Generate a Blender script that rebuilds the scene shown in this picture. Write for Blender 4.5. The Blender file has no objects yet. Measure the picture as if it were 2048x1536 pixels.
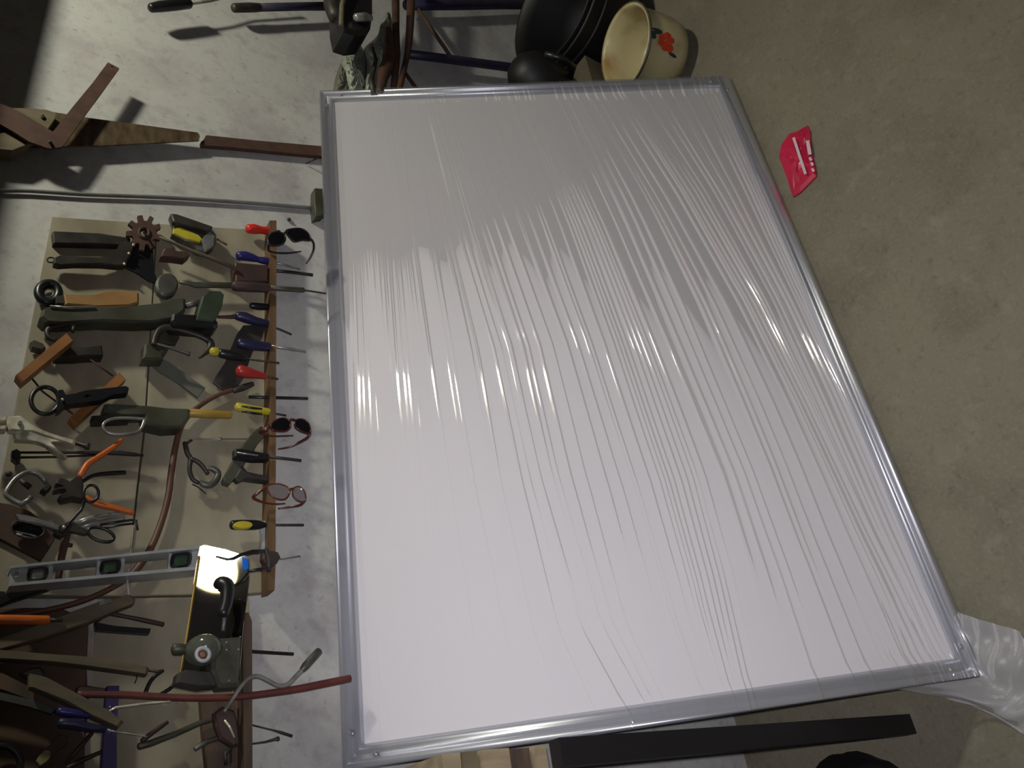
import bpy, bmesh, math, random
import numpy as np
from mathutils import Vector, Matrix
from mathutils.geometry import tessellate_polygon
random.seed(7); rng = np.random.RandomState(5)
SC = bpy.context.scene
COL = SC.collection
# ------------------------------------------------------------------ camera (phone held on its side: world up is image left)
CAM = Vector((-0.1202, -0.98762, 1.16539)); FPX = 1610.36
IR = Vector((-0.1433383, -0.55799678, -0.81737)); IU = Vector((0.8507159, -0.49148758, 0.1863395)); FW = Vector((0.50570405, 0.66864007, -0.54514573))
cd = bpy.data.cameras.new('camera'); co = bpy.data.objects.new('camera', cd); COL.objects.link(co)
co.matrix_world = Matrix(((IR.x, IU.x, -FW.x, CAM.x), (IR.y, IU.y, -FW.y, CAM.y), (IR.z, IU.z, -FW.z, CAM.z), (0, 0, 0, 1)))
cd.sensor_fit = 'HORIZONTAL'; cd.sensor_width = 36.0; cd.lens = 36.0*FPX/2048; cd.clip_start = 0.02
SC.camera = co
SC.view_settings.view_transform = 'Standard'; SC.view_settings.look = 'None'; SC.view_settings.gamma = 1.0
SC.view_settings.use_curve_mapping = False
SC.view_settings.exposure = 0.0
# ------------------------------------------------------------------ world and lights
LAMP = Vector((1.24, -0.55, 1.75)); W0 = CAM + FW - IU*0.08 + IR*0.22
w = bpy.data.worlds.new('world'); SC.world = w; w.use_nodes = True
w.node_tree.nodes['Background'].inputs[0].default_value = (0.60, 0.55, 0.62, 1); w.node_tree.nodes['Background'].inputs[1].default_value = 0.03
l = bpy.data.lights.new('lamp_bulb_light', 'POINT'); l.energy = 34; l.color = (1.0, 0.985, 0.84); l.shadow_soft_size = 0.045
o = bpy.data.objects.new('lamp_bulb_light', l); COL.objects.link(o); o.location = LAMP
l = bpy.data.lights.new('phone_torch', 'SPOT'); l.energy = 33; l.color = (0.98, 0.96, 1.03); l.shadow_soft_size = 0.006; l.spot_size = math.radians(96); l.spot_blend = 1.0
o = bpy.data.objects.new('phone_torch', l); COL.objects.link(o); o.location = CAM + IU*0.012 - IR*0.004
o.rotation_euler = (W0 - CAM).to_track_quat('-Z', 'Y').to_euler()

# ------------------------------------------------------------------ pixel -> place helpers (each with its own real distance)
def ray(px, py): return FW + IR*((px-1024)/FPX) - IU*((py-768)/FPX)
def W(px, py, h=0.0):                       # point standing h metres off the back wall
    d = ray(px, py); return CAM + d*((-h-CAM.y)/d.y)
def FL(px, py, z=0.0):
    d = ray(px, py); return CAM + d*((z-CAM.z)/d.z)
def mpp(P): return (P-CAM).dot(FW)/FPX
# ------------------------------------------------------------------ materials
MATS = {}
def mat(name, col, rough=0.6, metal=0.0, col2=None, scale=30, bump=0.0, spec=0.5, stretch=None, detail=5, lo=0.35, hi=0.65):
    if name in MATS: return MATS[name]
    m = bpy.data.materials.new(name); MATS[name] = m; m.use_nodes = True
    nt = m.node_tree; b = nt.nodes['Principled BSDF']
    b.inputs['Roughness'].default_value = rough; b.inputs['Metallic'].default_value = metal; b.inputs['Specular IOR Level'].default_value = spec
    c2 = col2 or tuple(x*0.72 for x in col)
    tc = nt.nodes.new('ShaderNodeTexCoord'); n = nt.nodes.new('ShaderNodeTexNoise'); n.inputs['Scale'].default_value = scale; n.inputs['Detail'].default_value = detail
    src = tc.outputs['Object']
    if stretch:
        mp = nt.nodes.new('ShaderNodeMapping'); mp.inputs['Scale'].default_value = stretch; nt.links.new(src, mp.inputs[0]); src = mp.outputs[0]
    nt.links.new(src, n.inputs['Vector'])
    r = nt.nodes.new('ShaderNodeValToRGB'); r.color_ramp.elements[0].position = lo; r.color_ramp.elements[1].position = hi
    r.color_ramp.elements[0].color = (*col, 1); r.color_ramp.elements[1].color = (*c2, 1)
    nt.links.new(n.outputs['Fac'], r.inputs[0]); nt.links.new(r.outputs[0], b.inputs['Base Color'])
    if bump:
        bp = nt.nodes.new('ShaderNodeBump'); bp.inputs['Strength'].default_value = bump; bp.inputs['Distance'].default_value = 0.002
        nt.links.new(n.outputs['Fac'], bp.inputs['Height']); nt.links.new(bp.outputs[0], b.inputs['Normal'])
    return m
def surface_mat(name, layers, base, rough, bump_scale, bump_str):
    """base colour plus several noise layers: (scale, colour, lo, hi, strength)"""
    m = bpy.data.materials.new(name); MATS[name] = m; m.use_nodes = True; nt = m.node_tree; b = nt.nodes['Principled BSDF']
    b.inputs['Roughness'].default_value = rough; b.inputs['Specular IOR Level'].default_value = 0.25
    tc = nt.nodes.new('ShaderNodeTexCoord'); prev = nt.nodes.new('ShaderNodeRGB'); prev.outputs[0].default_value = (*base, 1); prev = prev.outputs[0]
    for k, (s, c, lo, hi, st) in enumerate(layers):
        n = nt.nodes.new('ShaderNodeTexNoise'); n.inputs['Scale'].default_value = s; n.inputs['Detail'].default_value = 6; n.inputs['Roughness'].default_value = 0.62
        mp = nt.nodes.new('ShaderNodeMapping'); mp.inputs['Location'].default_value = (k*3.7, k*1.3, k*2.1); nt.links.new(tc.outputs['Object'], mp.inputs[0]); nt.links.new(mp.outputs[0], n.inputs['Vector'])
        mr = nt.nodes.new('ShaderNodeMapRange'); mr.inputs['From Min'].default_value = lo; mr.inputs['From Max'].default_value = hi; mr.inputs['To Max'].default_value = st
        nt.links.new(n.outputs['Fac'], mr.inputs['Value'])
        mx = nt.nodes.new('ShaderNodeMix'); mx.data_type = 'RGBA'; nt.links.new(mr.outputs[0], mx.inputs['Factor']); nt.links.new(prev, mx.inputs['A']); mx.inputs['B'].default_value = (*c, 1)
        prev = mx.outputs['Result']
    nt.links.new(prev, b.inputs['Base Color'])
    n = nt.nodes.new('ShaderNodeTexNoise'); n.inputs['Scale'].default_value = bump_scale; n.inputs['Detail'].default_value = 8; nt.links.new(tc.outputs['Object'], n.inputs['Vector'])
    bp = nt.nodes.new('ShaderNodeBump'); bp.inputs['Strength'].default_value = bump_str; bp.inputs['Distance'].default_value = 0.004
    nt.links.new(n.outputs['Fac'], bp.inputs['Height']); nt.links.new(bp.outputs[0], b.inputs['Normal'])
    return m
def film_mat(name, diff, gloss, rough, col=(0.8, 0.8, 0.82)):
    m = bpy.data.materials.new(name); MATS[name] = m; m.use_nodes = True; nt = m.node_tree; N = nt.nodes; L = nt.links
    N.remove(N['Principled BSDF']); out = N['Material Output']
    tr = N.new('ShaderNodeBsdfTransparent'); df = N.new('ShaderNodeBsdfDiffuse'); df.inputs[0].default_value = (*col, 1)
    gl = N.new('ShaderNodeBsdfGlossy'); gl.inputs['Roughness'].default_value = rough; gl.inputs[0].default_value = (1, 1, 1, 1)
    m1 = N.new('ShaderNodeMixShader'); m1.inputs[0].default_value = diff; L.new(tr.outputs[0], m1.inputs[1]); L.new(df.outputs[0], m1.inputs[2])
    fr = N.new('ShaderNodeLayerWeight'); fr.inputs['Blend'].default_value = 0.35
    mu = N.new('ShaderNodeMath'); mu.operation = 'MULTIPLY_ADD'; mu.inputs[1].default_value = 0.35; mu.inputs[2].default_value = gloss; L.new(fr.outputs['Fresnel'], mu.inputs[0])
    m2 = N.new('ShaderNodeMixShader'); L.new(mu.outputs[0], m2.inputs[0]); L.new(m1.outputs[0], m2.inputs[1]); L.new(gl.outputs[0], m2.inputs[2])
    L.new(m2.outputs[0], out.inputs['Surface']); return m
M_WALL = surface_mat('whitewashed_plaster', [(1.6, (0.39, 0.40, 0.37), 0.4, 0.7, 0.7), (7, (0.31, 0.29, 0.29), 0.48, 0.66, 0.7), (34, (0.24, 0.21, 0.22), 0.52, 0.72, 0.5), (75, (0.20, 0.17, 0.18), 0.60, 0.70, 0.6), (90, (0.29, 0.28, 0.285), 0.5, 0.8, 0.5)], (0.45, 0.445, 0.42), 0.85, 18, 0.25)
M_FLOOR = surface_mat('stained_concrete', [(2.2, (0.185, 0.168, 0.118), 0.35, 0.7, 0.8), (6, (0.12, 0.105, 0.075), 0.5, 0.72, 0.8), (24, (0.24, 0.22, 0.18), 0.55, 0.75, 0.5), (60, (0.085, 0.075, 0.055), 0.55, 0.75, 0.6), (160, (0.24, 0.225, 0.18), 0.5, 0.8, 0.5)], (0.155, 0.14, 0.10), 0.75, 40, 0.35)
PLY = mat('plywood', (0.31, 0.28, 0.20), 0.75, col2=(0.185, 0.16, 0.105), scale=7, stretch=(1, 1, 2.2), detail=12, bump=0.15)
PLYD = mat('dark_plywood', (0.10, 0.058, 0.026), 0.75, col2=(0.05, 0.03, 0.02), scale=14, bump=0.1)
GAP = mat('board_edge', (0.36, 0.31, 0.27), 0.8, scale=60)
RAIL = mat('rail_wood', (0.145, 0.080, 0.032), 0.6, col2=(0.085, 0.047, 0.022), scale=8, stretch=(1, 6, 6), bump=0.15)
RAIL2 = mat('dirty_wood', (0.10, 0.065, 0.035), 0.7, col2=(0.045, 0.028, 0.02), scale=9, stretch=(1, 6, 6), bump=0.15)
WOODO = mat('orange_wood', (0.28, 0.12, 0.035), 0.5, col2=(0.20, 0.08, 0.025), scale=20, stretch=(1, 5, 1))
WOODT = mat('tan_wood', (0.30, 0.17, 0.055), 0.55, col2=(0.22, 0.11, 0.035), scale=20, stretch=(1, 5, 1))
WOODP = mat('pale_wood', (0.30, 0.24, 0.14), 0.65, col2=(0.19, 0.145, 0.09), scale=9, stretch=(6, 6, 1))
WOODG = mat('greyed_wood', (0.14, 0.11, 0.06), 0.7, col2=(0.08, 0.065, 0.04), scale=15, stretch=(4, 1, 1))
RUST = mat('rusty_steel', (0.080, 0.040, 0.024), 0.75, 0.2, col2=(0.055, 0.028, 0.02), scale=45, bump=0.3)
RUSTB = mat('rusty_saw_steel', (0.20, 0.15, 0.09), 0.42, 0.55, col2=(0.085, 0.055, 0.03), scale=14, stretch=(2, 1, 5), bump=0.15)
DARK = mat('dark_iron', (0.022, 0.020, 0.019), 0.5, 0.3, col2=(0.045, 0.038, 0.030), scale=50, bump=0.2)
BLACK = mat('black_plastic', (0.012, 0.012, 0.014), 0.35, scale=30)
LENS = mat('black_lens', (0.006, 0.006, 0.008), 0.06, scale=30)
FRAMER = mat('dark_red_frame', (0.07, 0.012, 0.01), 0.25, scale=30)
FRAMEO = mat('amber_frame', (0.10, 0.025, 0.012), 0.2, scale=30)
STEEL = mat('worn_steel', (0.40, 0.40, 0.37), 0.30, 0.45, col2=(0.18, 0.18, 0.165), scale=40, bump=0.1)
CHROME = mat('bright_chrome', (0.80, 0.78, 0.62), 0.22, 0.25, col2=(0.42, 0.39, 0.28), scale=60)
GREYG = mat('green_grey_iron', (0.085, 0.09, 0.065), 0.5, 0.35, col2=(0.05, 0.047, 0.03), scale=25, bump=0.2)
GREYM = mat('dull_grey_metal', (0.12, 0.12, 0.105), 0.45, 0.4, col2=(0.07, 0.07, 0.06), scale=25, bump=0.1)
ALU = mat('anodised_aluminium', (0.62, 0.63, 0.70), 0.36, 0.75, col2=(0.56, 0.57, 0.64), scale=300, stretch=(1, 40, 40))
ALUW = mat('level_aluminium', (0.50, 0.52, 0.52), 0.4, 0.5, col2=(0.36, 0.38, 0.38), scale=40)
RED = mat('red_plastic', (0.62, 0.03, 0.02), 0.3, scale=20)
REDD = mat('worn_red_plastic', (0.36, 0.025, 0.02), 0.4, scale=20)
ORANGE = mat('orange_grip', (0.60, 0.13, 0.015), 0.38, scale=20)
VIOLET = mat('violet_strip', (0.032, 0.018, 0.105), 0.45, scale=20)
BLUE = mat('blue_plastic', (0.028, 0.022, 0.14), 0.35, scale=20)
NAVY = mat('navy_plastic', (0.018, 0.017, 0.055), 0.4, scale=20)
BLUEP = mat('blue_paint', (0.018, 0.016, 0.055), 0.5, col2=(0.03, 0.025, 0.04), scale=25)
YEL = mat('yellow_plastic', (0.50, 0.42, 0.035), 0.35, scale=20)
YELB = mat('brass_yellow', (0.38, 0.24, 0.04), 0.4, scale=20)
HOSE = mat('red_rubber_hose', (0.13, 0.032, 0.026), 0.5, scale=30)
HOSEB = mat('brown_rubber_hose', (0.10, 0.042, 0.026), 0.5, scale=30)
CABLE = mat('grey_cable', (0.16, 0.165, 0.155), 0.6, scale=30)
MAROON = mat('maroon_block', (0.055, 0.022, 0.018), 0.6, col2=(0.03, 0.02, 0.018), scale=30)
LEATH = mat('dark_brown_leather', (0.07, 0.03, 0.018), 0.6, col2=(0.035, 0.018, 0.012), scale=25)
SHEATH = mat('dark_grey_blade', (0.050, 0.045, 0.040), 0.5, 0.2, col2=(0.028, 0.024, 0.022), scale=20)
GLASS = mat('vial_green', (0.035, 0.06, 0.035), 0.12, scale=20)
CREAM = mat('cream_enamel', (0.50, 0.44, 0.24), 0.28, col2=(0.30, 0.19, 0.07), scale=11, lo=0.5, hi=0.72)
RUBBER = mat('black_rubber', (0.007, 0.006, 0.007), 0.55, scale=20)
FLOWER = mat('red_flower_paint', (0.62, 0.05, 0.015), 0.35, scale=20)
LEAFD = mat('dark_leaf_paint', (0.02, 0.045, 0.05), 0.35, scale=20)
PINK = mat('crimson_plastic', (0.50, 0.012, 0.055), 0.3, scale=12)
WHITEP = mat('white_print', (0.62, 0.50, 0.52), 0.4, scale=12)
WHITEB = mat('white_melamine', (0.74, 0.71, 0.73), 0.5, col2=(0.72, 0.70, 0.72), scale=4)
TAN = mat('tan_card', (0.10, 0.085, 0.05), 0.8, scale=12)
SACK = mat('olive_sack', (0.10, 0.10, 0.065), 0.8, scale=14, bump=0.3)
BAGM = mat('cloudy_plastic', (0.30, 0.32, 0.26), 0.4, col2=(0.13, 0.14, 0.10), scale=22, bump=0.08)
TROWEL = mat('polished_steel', (0.50, 0.47, 0.40), 0.025, 1.0, col2=(0.40, 0.37, 0.31), scale=12)
SHADE = mat('lamp_shade_enamel', (0.42, 0.38, 0.28), 0.4, scale=12)
FILM = film_mat('clear_stretch_film', 0.10, 0.07, 0.05)
FLAP = film_mat('cloudy_film_flap', 0.34, 0.005, 0.38, (0.62, 0.62, 0.66))
GREYLENS = film_mat('grey_tinted_lens', 0.55, 0.04, 0.08, (0.22, 0.19, 0.19))
CLEAR = film_mat('clear_acrylic', 0.30, 0.05, 0.08, (0.35, 0.36, 0.33))
BULB = bpy.data.materials.new('lit_bulb'); BULB.use_nodes = True; BULB.node_tree.nodes['Principled BSDF'].inputs['Emission Color'].default_value = (1, 0.95, 0.75, 1); BULB.node_tree.nodes['Principled BSDF'].inputs['Emission Strength'].default_value = 6

# ------------------------------------------------------------------ builders
def tag(o, label=None, cat=None, group=None, kind=None):
    for k, v in (('label', label), ('category', cat), ('group', group), ('kind', kind)):
        if v: o[k] = v
    return o
def thing(name, label, cat, loc, group=None):
    o = bpy.data.objects.new(name, None); o.empty_display_size = 0.03; COL.objects.link(o); o.location = loc
    return tag(o, label, cat, group)
def wloc(o):
    v = Vector(o.location)
    while o.parent: o = o.parent; v += o.location
    return v
class G:
    def __init__(s): s.v = []; s.f = []; s.sm = []
    def add(s, vs, fs, smooth=True):
        n = len(s.v); s.v += [Vector(q) for q in vs]; s.f += [tuple(i+n for i in f) for f in fs]; s.sm += [smooth]*len(fs); return s
    def tubew(s, pts, rs, n=10, closed=False, flat=1.0, fn=Vector((0, -1, 0)), smooth=True):
        pts = [Vector(p) for p in pts]; m = len(pts); rs = rs if isinstance(rs, (list, tuple)) else [rs]*m
        vs = []; fs = []
        for i, P in enumerate(pts):
            a = pts[(i-1) % m] if (closed or i) else P; b = pts[(i+1) % m] if (closed or i < m-1) else P
            t = (b-a).normalized(); u = t.cross(fn)
            if u.length < 1e-4: u = t.cross(Vector((1, 0, 0.2)))
            u.normalize(); q = u.cross(t).normalized()
            for k in range(n):
                an = 2*math.pi*k/n; vs.append(P + u*(math.cos(an)*rs[i]) + q*(math.sin(an)*rs[i]*flat))
        for i in range(m if closed else m-1):
            j = (i+1) % m
            for k in range(n): fs.append((i*n+k, i*n+(k+1) % n, j*n+(k+1) % n, j*n+k))
        if not closed: fs.append(tuple(range(n))[::-1]); fs.append(tuple((m-1)*n+k for k in range(n)))
        return s.add(vs, fs, smooth)
    def tube(s, pts, h=0.03, r=4, rnd=False, n=10, closed=False, flat=1.0, sub=0):
        """pts in photo pixels on the plane h off the wall: (px,py[,r_px[,h]])"""
        q = []
        for p in pts:
            rr = p[2] if len(p) > 2 and p[2] is not None else r; hh = p[3] if len(p) > 3 else h
            q.append((p[0], p[1], rr, hh))
        if sub: q = smooth_path(q, sub, closed)
        P = [W(a, b, c) for a, b, _, c in q]; R = [mpp(P[i])*q[i][2] for i in range(len(q))]
        if rnd and not closed:
            d0 = (P[0]-P[1]).normalized(); d1 = (P[-1]-P[-2]).normalized()
            P = [P[0]+d0*R[0]*0.5, P[0]+d0*R[0]*0.3] + P + [P[-1]+d1*R[-1]*0.3, P[-1]+d1*R[-1]*0.5]
            R = [R[0]*0.35, R[0]*0.8] + R + [R[-1]*0.8, R[-1]*0.35]
        return s.tubew(P, R, n, closed, flat)
    def ring(s, cx, cy, rx, ry, h, r, n=24, rot=0, **k):
        c, sn = math.cos(rot), math.sin(rot)
        return s.tube([(cx+rx*math.cos(t)*c-ry*math.sin(t)*sn, cy+rx*math.cos(t)*sn+ry*math.sin(t)*c) for t in [2*math.pi*i/n for i in range(n)]], h, r, closed=True, n=8, **k)
    def plate(s, poly, h0, h1, holes=(), bev=0.0, top=None):
        """outline in photo pixels (at h1) -> slab between h0 and h1 off the wall"""
        rings = [[W(x, y, h1) for x, y in poly]] + [[W(x, y, h1) for x, y in hh] for hh in holes]
        tri = tessellate_polygon(rings); fr = [p for r_ in rings for p in r_]; n = len(fr)
        dy = Vector((0, h1-h0, 0)); vs = [p.copy() for p in fr] + [p+dy for p in fr]
        if bev and not holes:
            c = sum(fr, Vector())/n
            vs = [p + (c-p).normalized()*bev for p in fr] + vs[n:] + [p+Vector((0, bev, 0)) for p in fr]
        fs = [tuple(t) for t in tri] + [tuple(i+n for i in t)[::-1] for t in tri]
        k = 0
        for r_ in rings:
            m = len(r_)
            for i in range(m):
                a, b = k+i, k+(i+1) % m
                if bev and not holes: fs += [(a, b, b+2*n, a+2*n), (a+2*n, b+2*n, b+n, a+n)]
                else: fs.append((a, b, b+n, a+n))
            k += m
        return s.add(vs, fs, False)
    def disc(s, cx, cy, rx, ry, h0, h1, n=20, bev=0.0008, rot=0):
        c, sn = math.cos(rot), math.sin(rot)
        return s.plate([(cx+rx*math.cos(t)*c-ry*math.sin(t)*sn, cy+rx*math.cos(t)*sn+ry*math.sin(t)*c) for t in [2*math.pi*i/n for i in range(n)]], h0, h1, bev=bev)
    def box(s, c, d, rot=None):
        c = Vector(c); vs = []
        for x in (-.5, .5):
            for y in (-.5, .5):
                for z in (-.5, .5):
                    v = Vector((x*d[0], y*d[1], z*d[2])); vs.append(c+(rot@v if rot else v))
        return s.add(vs, [(0, 1, 3, 2), (4, 6, 7, 5), (0, 4, 5, 1), (2, 3, 7, 6), (0, 2, 6, 4), (1, 5, 7, 3)], False)
    def lathe(s, base, axis, prof, n=32):
        base = Vector(base); ax = Vector(axis).normalized(); u = ax.orthogonal().normalized(); v = ax.cross(u)
        vs = [base+ax*z+u*(r*math.cos(2*math.pi*k/n))+v*(r*math.sin(2*math.pi*k/n)) for r, z in prof for k in range(n)]
        fs = [(i*n+k, i*n+(k+1) % n, (i+1)*n+(k+1) % n, (i+1)*n+k) for i in range(len(prof)-1) for k in range(n)]
        fs.append(tuple(range(n))[::-1]); fs.append(tuple((len(prof)-1)*n+k for k in range(n)))
        return s.add(vs, fs)
    def blob(s, c, rad, rough=0.15, n=14, seed=0):
        r = random.Random(seed); c = Vector(c); vs = []; fs = []; ph = [r.uniform(0, 6) for _ in range(6)]
        for i in range(n+1):
            th = math.pi*i/n
            for k in range(2*n):
                a = math.pi*k/n; f = 1+rough*(math.sin(3*a+ph[0])*math.sin(2*th+ph[1])+0.6*math.sin(5*a+ph[2]+3*th)+0.4*math.sin(9*a+ph[3])*math.sin(7*th+ph[4]))*math.sin(th)
                vs.append(c+Vector((rad[0]*math.sin(th)*math.cos(a)*f, rad[1]*math.sin(th)*math.sin(a)*f, rad[2]*math.cos(th)*f)))
        m = 2*n
        fs = [(i*m+k, i*m+(k+1) % m, (i+1)*m+(k+1) % m, (i+1)*m+k) for i in range(n) for k in range(m)]
        return s.add(vs, fs)
    def make(s, name, material, parent=None, label=None, cat=None, group=None, kind=None, origin=None):
        lo = [min(v[i] for v in s.v) for i in range(3)]; hi = [max(v[i] for v in s.v) for i in range(3)]
        o0 = Vector(origin) if origin else Vector([(lo[i]+hi[i])/2 for i in range(3)])
        me = bpy.data.meshes.new(name); me.from_pydata([v-o0 for v in s.v], [], s.f); me.polygons.foreach_set('use_smooth', s.sm)
        bm = bmesh.new(); bm.from_mesh(me); bmesh.ops.remove_doubles(bm, verts=bm.verts, dist=1e-6); bmesh.ops.recalc_face_normals(bm, faces=bm.faces); bm.to_mesh(me); bm.free()
        me.materials.append(material); ob = bpy.data.objects.new(name, me); COL.objects.link(ob)
        if parent: ob.parent = parent; ob.location = o0 - wloc(parent)
        else: ob.location = o0
        return tag(ob, label, cat, group, kind)
def smooth_path(q, sub, closed=False):
    a = [np.array(p, float) for p in q]; n = len(a); out = []
    for i in range(n if closed else n-1):
        p0 = a[(i-1) % n] if (closed or i) else a[0]; p1 = a[i]; p2 = a[(i+1) % n]; p3 = a[(i+2) % n] if (closed or i < n-2) else a[-1]
        for k in range(sub):
            t = k/sub; out.append(tuple(0.5*((2*p1)+(-p0+p2)*t+(2*p0-5*p1+4*p2-p3)*t*t+(-p0+3*p1-3*p2+p3)*t**3)))
    if not closed: out.append(tuple(a[-1]))
    return out

# ================================================================== THE SETTING
G().box((1.0, 0.06, 1.1), (6.0, 0.12, 2.6)).make('wall_back', M_WALL, kind='structure')
G().box((1.0, -1.6, -0.05), (6.0, 3.4, 0.1)).make('floor', M_FLOOR, kind='structure')

# ================================================================== TOOL BOARDS ON THE WALL
tb = thing('tool_board', 'large pale plywood board on the wall, hung with tools above the long rack rail', 'tool board', W(300, 800, 0))
G().plate([(105, 433), (313, 447), (304, 600), (290, 840), (264, 1058), (251, 1192), (60, 1190), (-40, 1180), (0, 970)], 0.0, 0.013, bev=0.001).make('plank', PLY, tb)
G().plate([(315, 447), (544, 461), (545, 800), (541, 1183), (496, 1187), (255, 1192), (268, 1058), (293, 840), (306, 600)], 0.0, 0.012, bev=0.001).make('plank', PLY, tb)
G().plate([(265, 1050), (268, 1050), (262, 1115), (255, 1190), (251, 1190)], 0.0, 0.0145).make('edge_strip', GAP, tb, label='pale exposed edge between two planks')
tb2 = thing('tool_board', 'second plywood board at lower left of the photo, behind the S-shaped crank and tongs', 'tool board', W(350, 1400, 0))
G().plate([(250, 1196), (497, 1192), (505, 1300), (503, 1600), (160, 1600), (190, 1250)], 0.0, 0.012, bev=0.001).make('plank', PLY, tb2)
G().plate([(172, 1250), (190, 1250), (182, 1370), (175, 1372), (172, 1310)], 0.0, 0.016).make('edge_strip', GAP, tb2, label='pale upright batten edge')
G().plate([(-60, 1215), (120, 1215), (178, 1240), (172, 1372), (168, 1600), (-60, 1600)], 0.0, 0.018, bev=0.001).make('dark_board', PLYD, label='dark orange-brown stained board in the lower left corner of the photo', cat='board')

rr = G(); rr.plate([(540, 440), (553, 440), (552, 800), (551, 1130), (549, 1180), (536, 1183), (536, 1130), (540, 800)], 0.012, 0.036, bev=0.001)
rail = rr.make('rack_rail', RAIL, label='long thin wooden rail under the tool board, drilled to hold screwdrivers and sunglasses', cat='rail')
r2 = G(); r2.plate([(487, 1226), (497, 1224), (504, 1240), (505, 1600), (488, 1600), (486, 1300)], 0.012, 0.045, bev=0.001)
r2t = thing('lower_rack', 'short dirty wooden tool rack under the trowel, lower left of the photo', 'rack', W(480, 1400, 0.012))
r2.make('rail', RAIL2, r2t)
G().plate([(402, 1395), (486, 1395), (486, 1600), (424, 1600), (410, 1500)], 0.012, 0.024, bev=0.001).make('back_board', RAIL2, r2t)
G().plate([(462, 1400), (470, 1400), (474, 1600), (466, 1600)], 0.024, 0.034, bev=0.001).make('slat', RAIL2, r2t)

# ================================================================== TOOLS: each with its own stand-off
def one(name, label, cat, material, fn, group=None):
    g = G(); fn(g); return g.make(name, material, label=label, cat=cat, group=group)
# --- top left of the photo
t = thing('handsaw', 'rusty handsaw with worn wooden handle, hanging flat on the wall', 'saw', W(200, 265, 0))
G().plate([(95, 222), (180, 236), (300, 252), (396, 265), (400, 272), (398, 281), (340, 284), (200, 291), (95, 293), (35, 300), (60, 285), (95, 262), (108, 240)], 0.016, 0.0185).make('blade', RUSTB, t)
G().plate([(-60, 225), (-20, 214), (30, 216), (65, 217), (95, 220), (112, 226), (108, 240), (95, 258), (76, 275), (58, 287), (25, 300), (-20, 296), (-60, 285)], 0.008, 0.030, holes=[[(-10, 240), (10, 238), (22, 250), (16, 264), (-6, 268)]]).make('handle', WOODG, t)
G().disc(86, 232, 4, 4, 0.030, 0.033).make('bolt', DARK, t)
one('carpenter_square', 'dark rusty L-shaped carpenter square hanging in front of the handsaw', 'square', RUST,
    lambda g: g.plate([(215.8, 124.5), (238.6, 136.4), (200, 190), (167, 234), (145, 266), (125, 293), (105, 297), (95, 296), (58, 283), (25, 262), (-40, 225), (-40, 195), (9, 210), (40, 224), (105.8, 263.3), (150, 208), (185, 166)], 0.034, 0.038, holes=[[(221, 134), (224, 131), (227, 134), (224, 137)]]))
one('nail', 'thick nail in the wall that holds the carpenter square', 'nail', DARK, lambda g: g.tube([(100, 284, 3, 0.0), (100, 284, 3, 0.045)]))
t = thing('rusty_bar', 'long flat rusty iron bar on the wall, lower end behind the whiteboard', 'bar', W(520, 292, 0))
G().plate([(412, 270), (520, 281), (665, 294), (664, 314), (560, 304), (460, 294), (403, 290), (402, 283), (407, 279)], 0.004, 0.012, bev=0.001).make('blade', RUST, t)
G().tube([(612, 327, 1.3, 0.003), (628, 319, 1.5, 0.02), (642, 314, 1.5, 0.006)]).make('wire_hook', DARK, t)
one('wall_cable', 'thin grey cable running down the wall from the photo\'s left edge', 'cable', CABLE, lambda g: g.tube([(-60, 378), (0, 381), (60, 382), (170, 389), (330, 395), (500, 406), (634, 417)], 0.005, 4, sub=4))
t = thing('junction_clip', 'small olive connector block at the lower end of the grey wall cable', 'connector', W(638, 402, 0))
G().plate([(630, 375), (645, 376), (650, 428), (632, 432), (629, 405)], 0.0, 0.02, bev=0.002).make('block', GREYG, t)
G().tube([(634, 428, 6), (648, 432, 6)], 0.012).make('nut', GREYM, t)
one('wall_plug', 'small dark nail head on the wall above the black sunglasses', 'nail', DARK, lambda g: g.tube([(578, 439, 4, 0.0), (578, 439, 3.4, 0.006)]))
t = thing('paint_roller', 'black-gripped thin metal rod tool on the wall at the top edge of the photo', 'roller', W(340, 14, 0))
G().tube([(302, 16, 9), (320, 13, 11), (350, 10, 11), (378, 7, 10)], 0.035, rnd=True).make('grip', BLACK, t)
G().tube([(378, 7, 3.5), (420, 2, 3), (460, -8, 3), (560, -12, 3)], 0.035).make('rod', STEEL, t)
t = thing('blue_pole', 'blue painted pole with dark end cap, upright against the wall at the photo\'s top edge', 'pole', W(560, 14, 0))
G().tube([(515, 15, 8), (600, 13, 8), (650, 12.5, 8.5)], 0.03).make('shaft', BLUEP, t)
G().tube([(468, 16, 9), (500, 15, 9.5), (518, 15, 8.5)], 0.03, rnd=True).make('end_cap', DARK, t)

# --- upper plank
one('file', 'dark tapered steel bar along the upper right end of the tool board', 'file', DARK, lambda g: g.plate([(105, 462), (200, 465), (262, 476), (260, 490), (200, 488), (107, 485)], 0.013, 0.024, bev=0.002))
def star(cx, cy, r0, r1, n, sk=0.0):
    out = []
    for i in range(n):
        a = 2*math.pi*i/n+sk
        for k, rr_ in ((-0.2, r0), (-0.12, r1), (0.12, r1*0.97), (0.2, r0)): out.append((cx+rr_*math.cos(a+k*2*math.pi/n*1.6), cy+rr_*math.sin(a+k*2*math.pi/n*1.6)))
    return out
t = thing('sprocket', 'rust-red toothed sprocket wheel at the board\'s top right corner', 'sprocket', W(288, 462, 0.013))
G().plate(star(288, 465, 24, 36, 9, 0.3), 0.026, 0.031, holes=[[(288+7*math.cos(a), 465+7*math.sin(a)) for a in (0, -1, -2, -3, -4, -5)]]).make('toothed_wheel', RUST, t)
G().ring(288, 465, 10, 10, 0.032, 3).make('hub', RUST, t)
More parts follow.
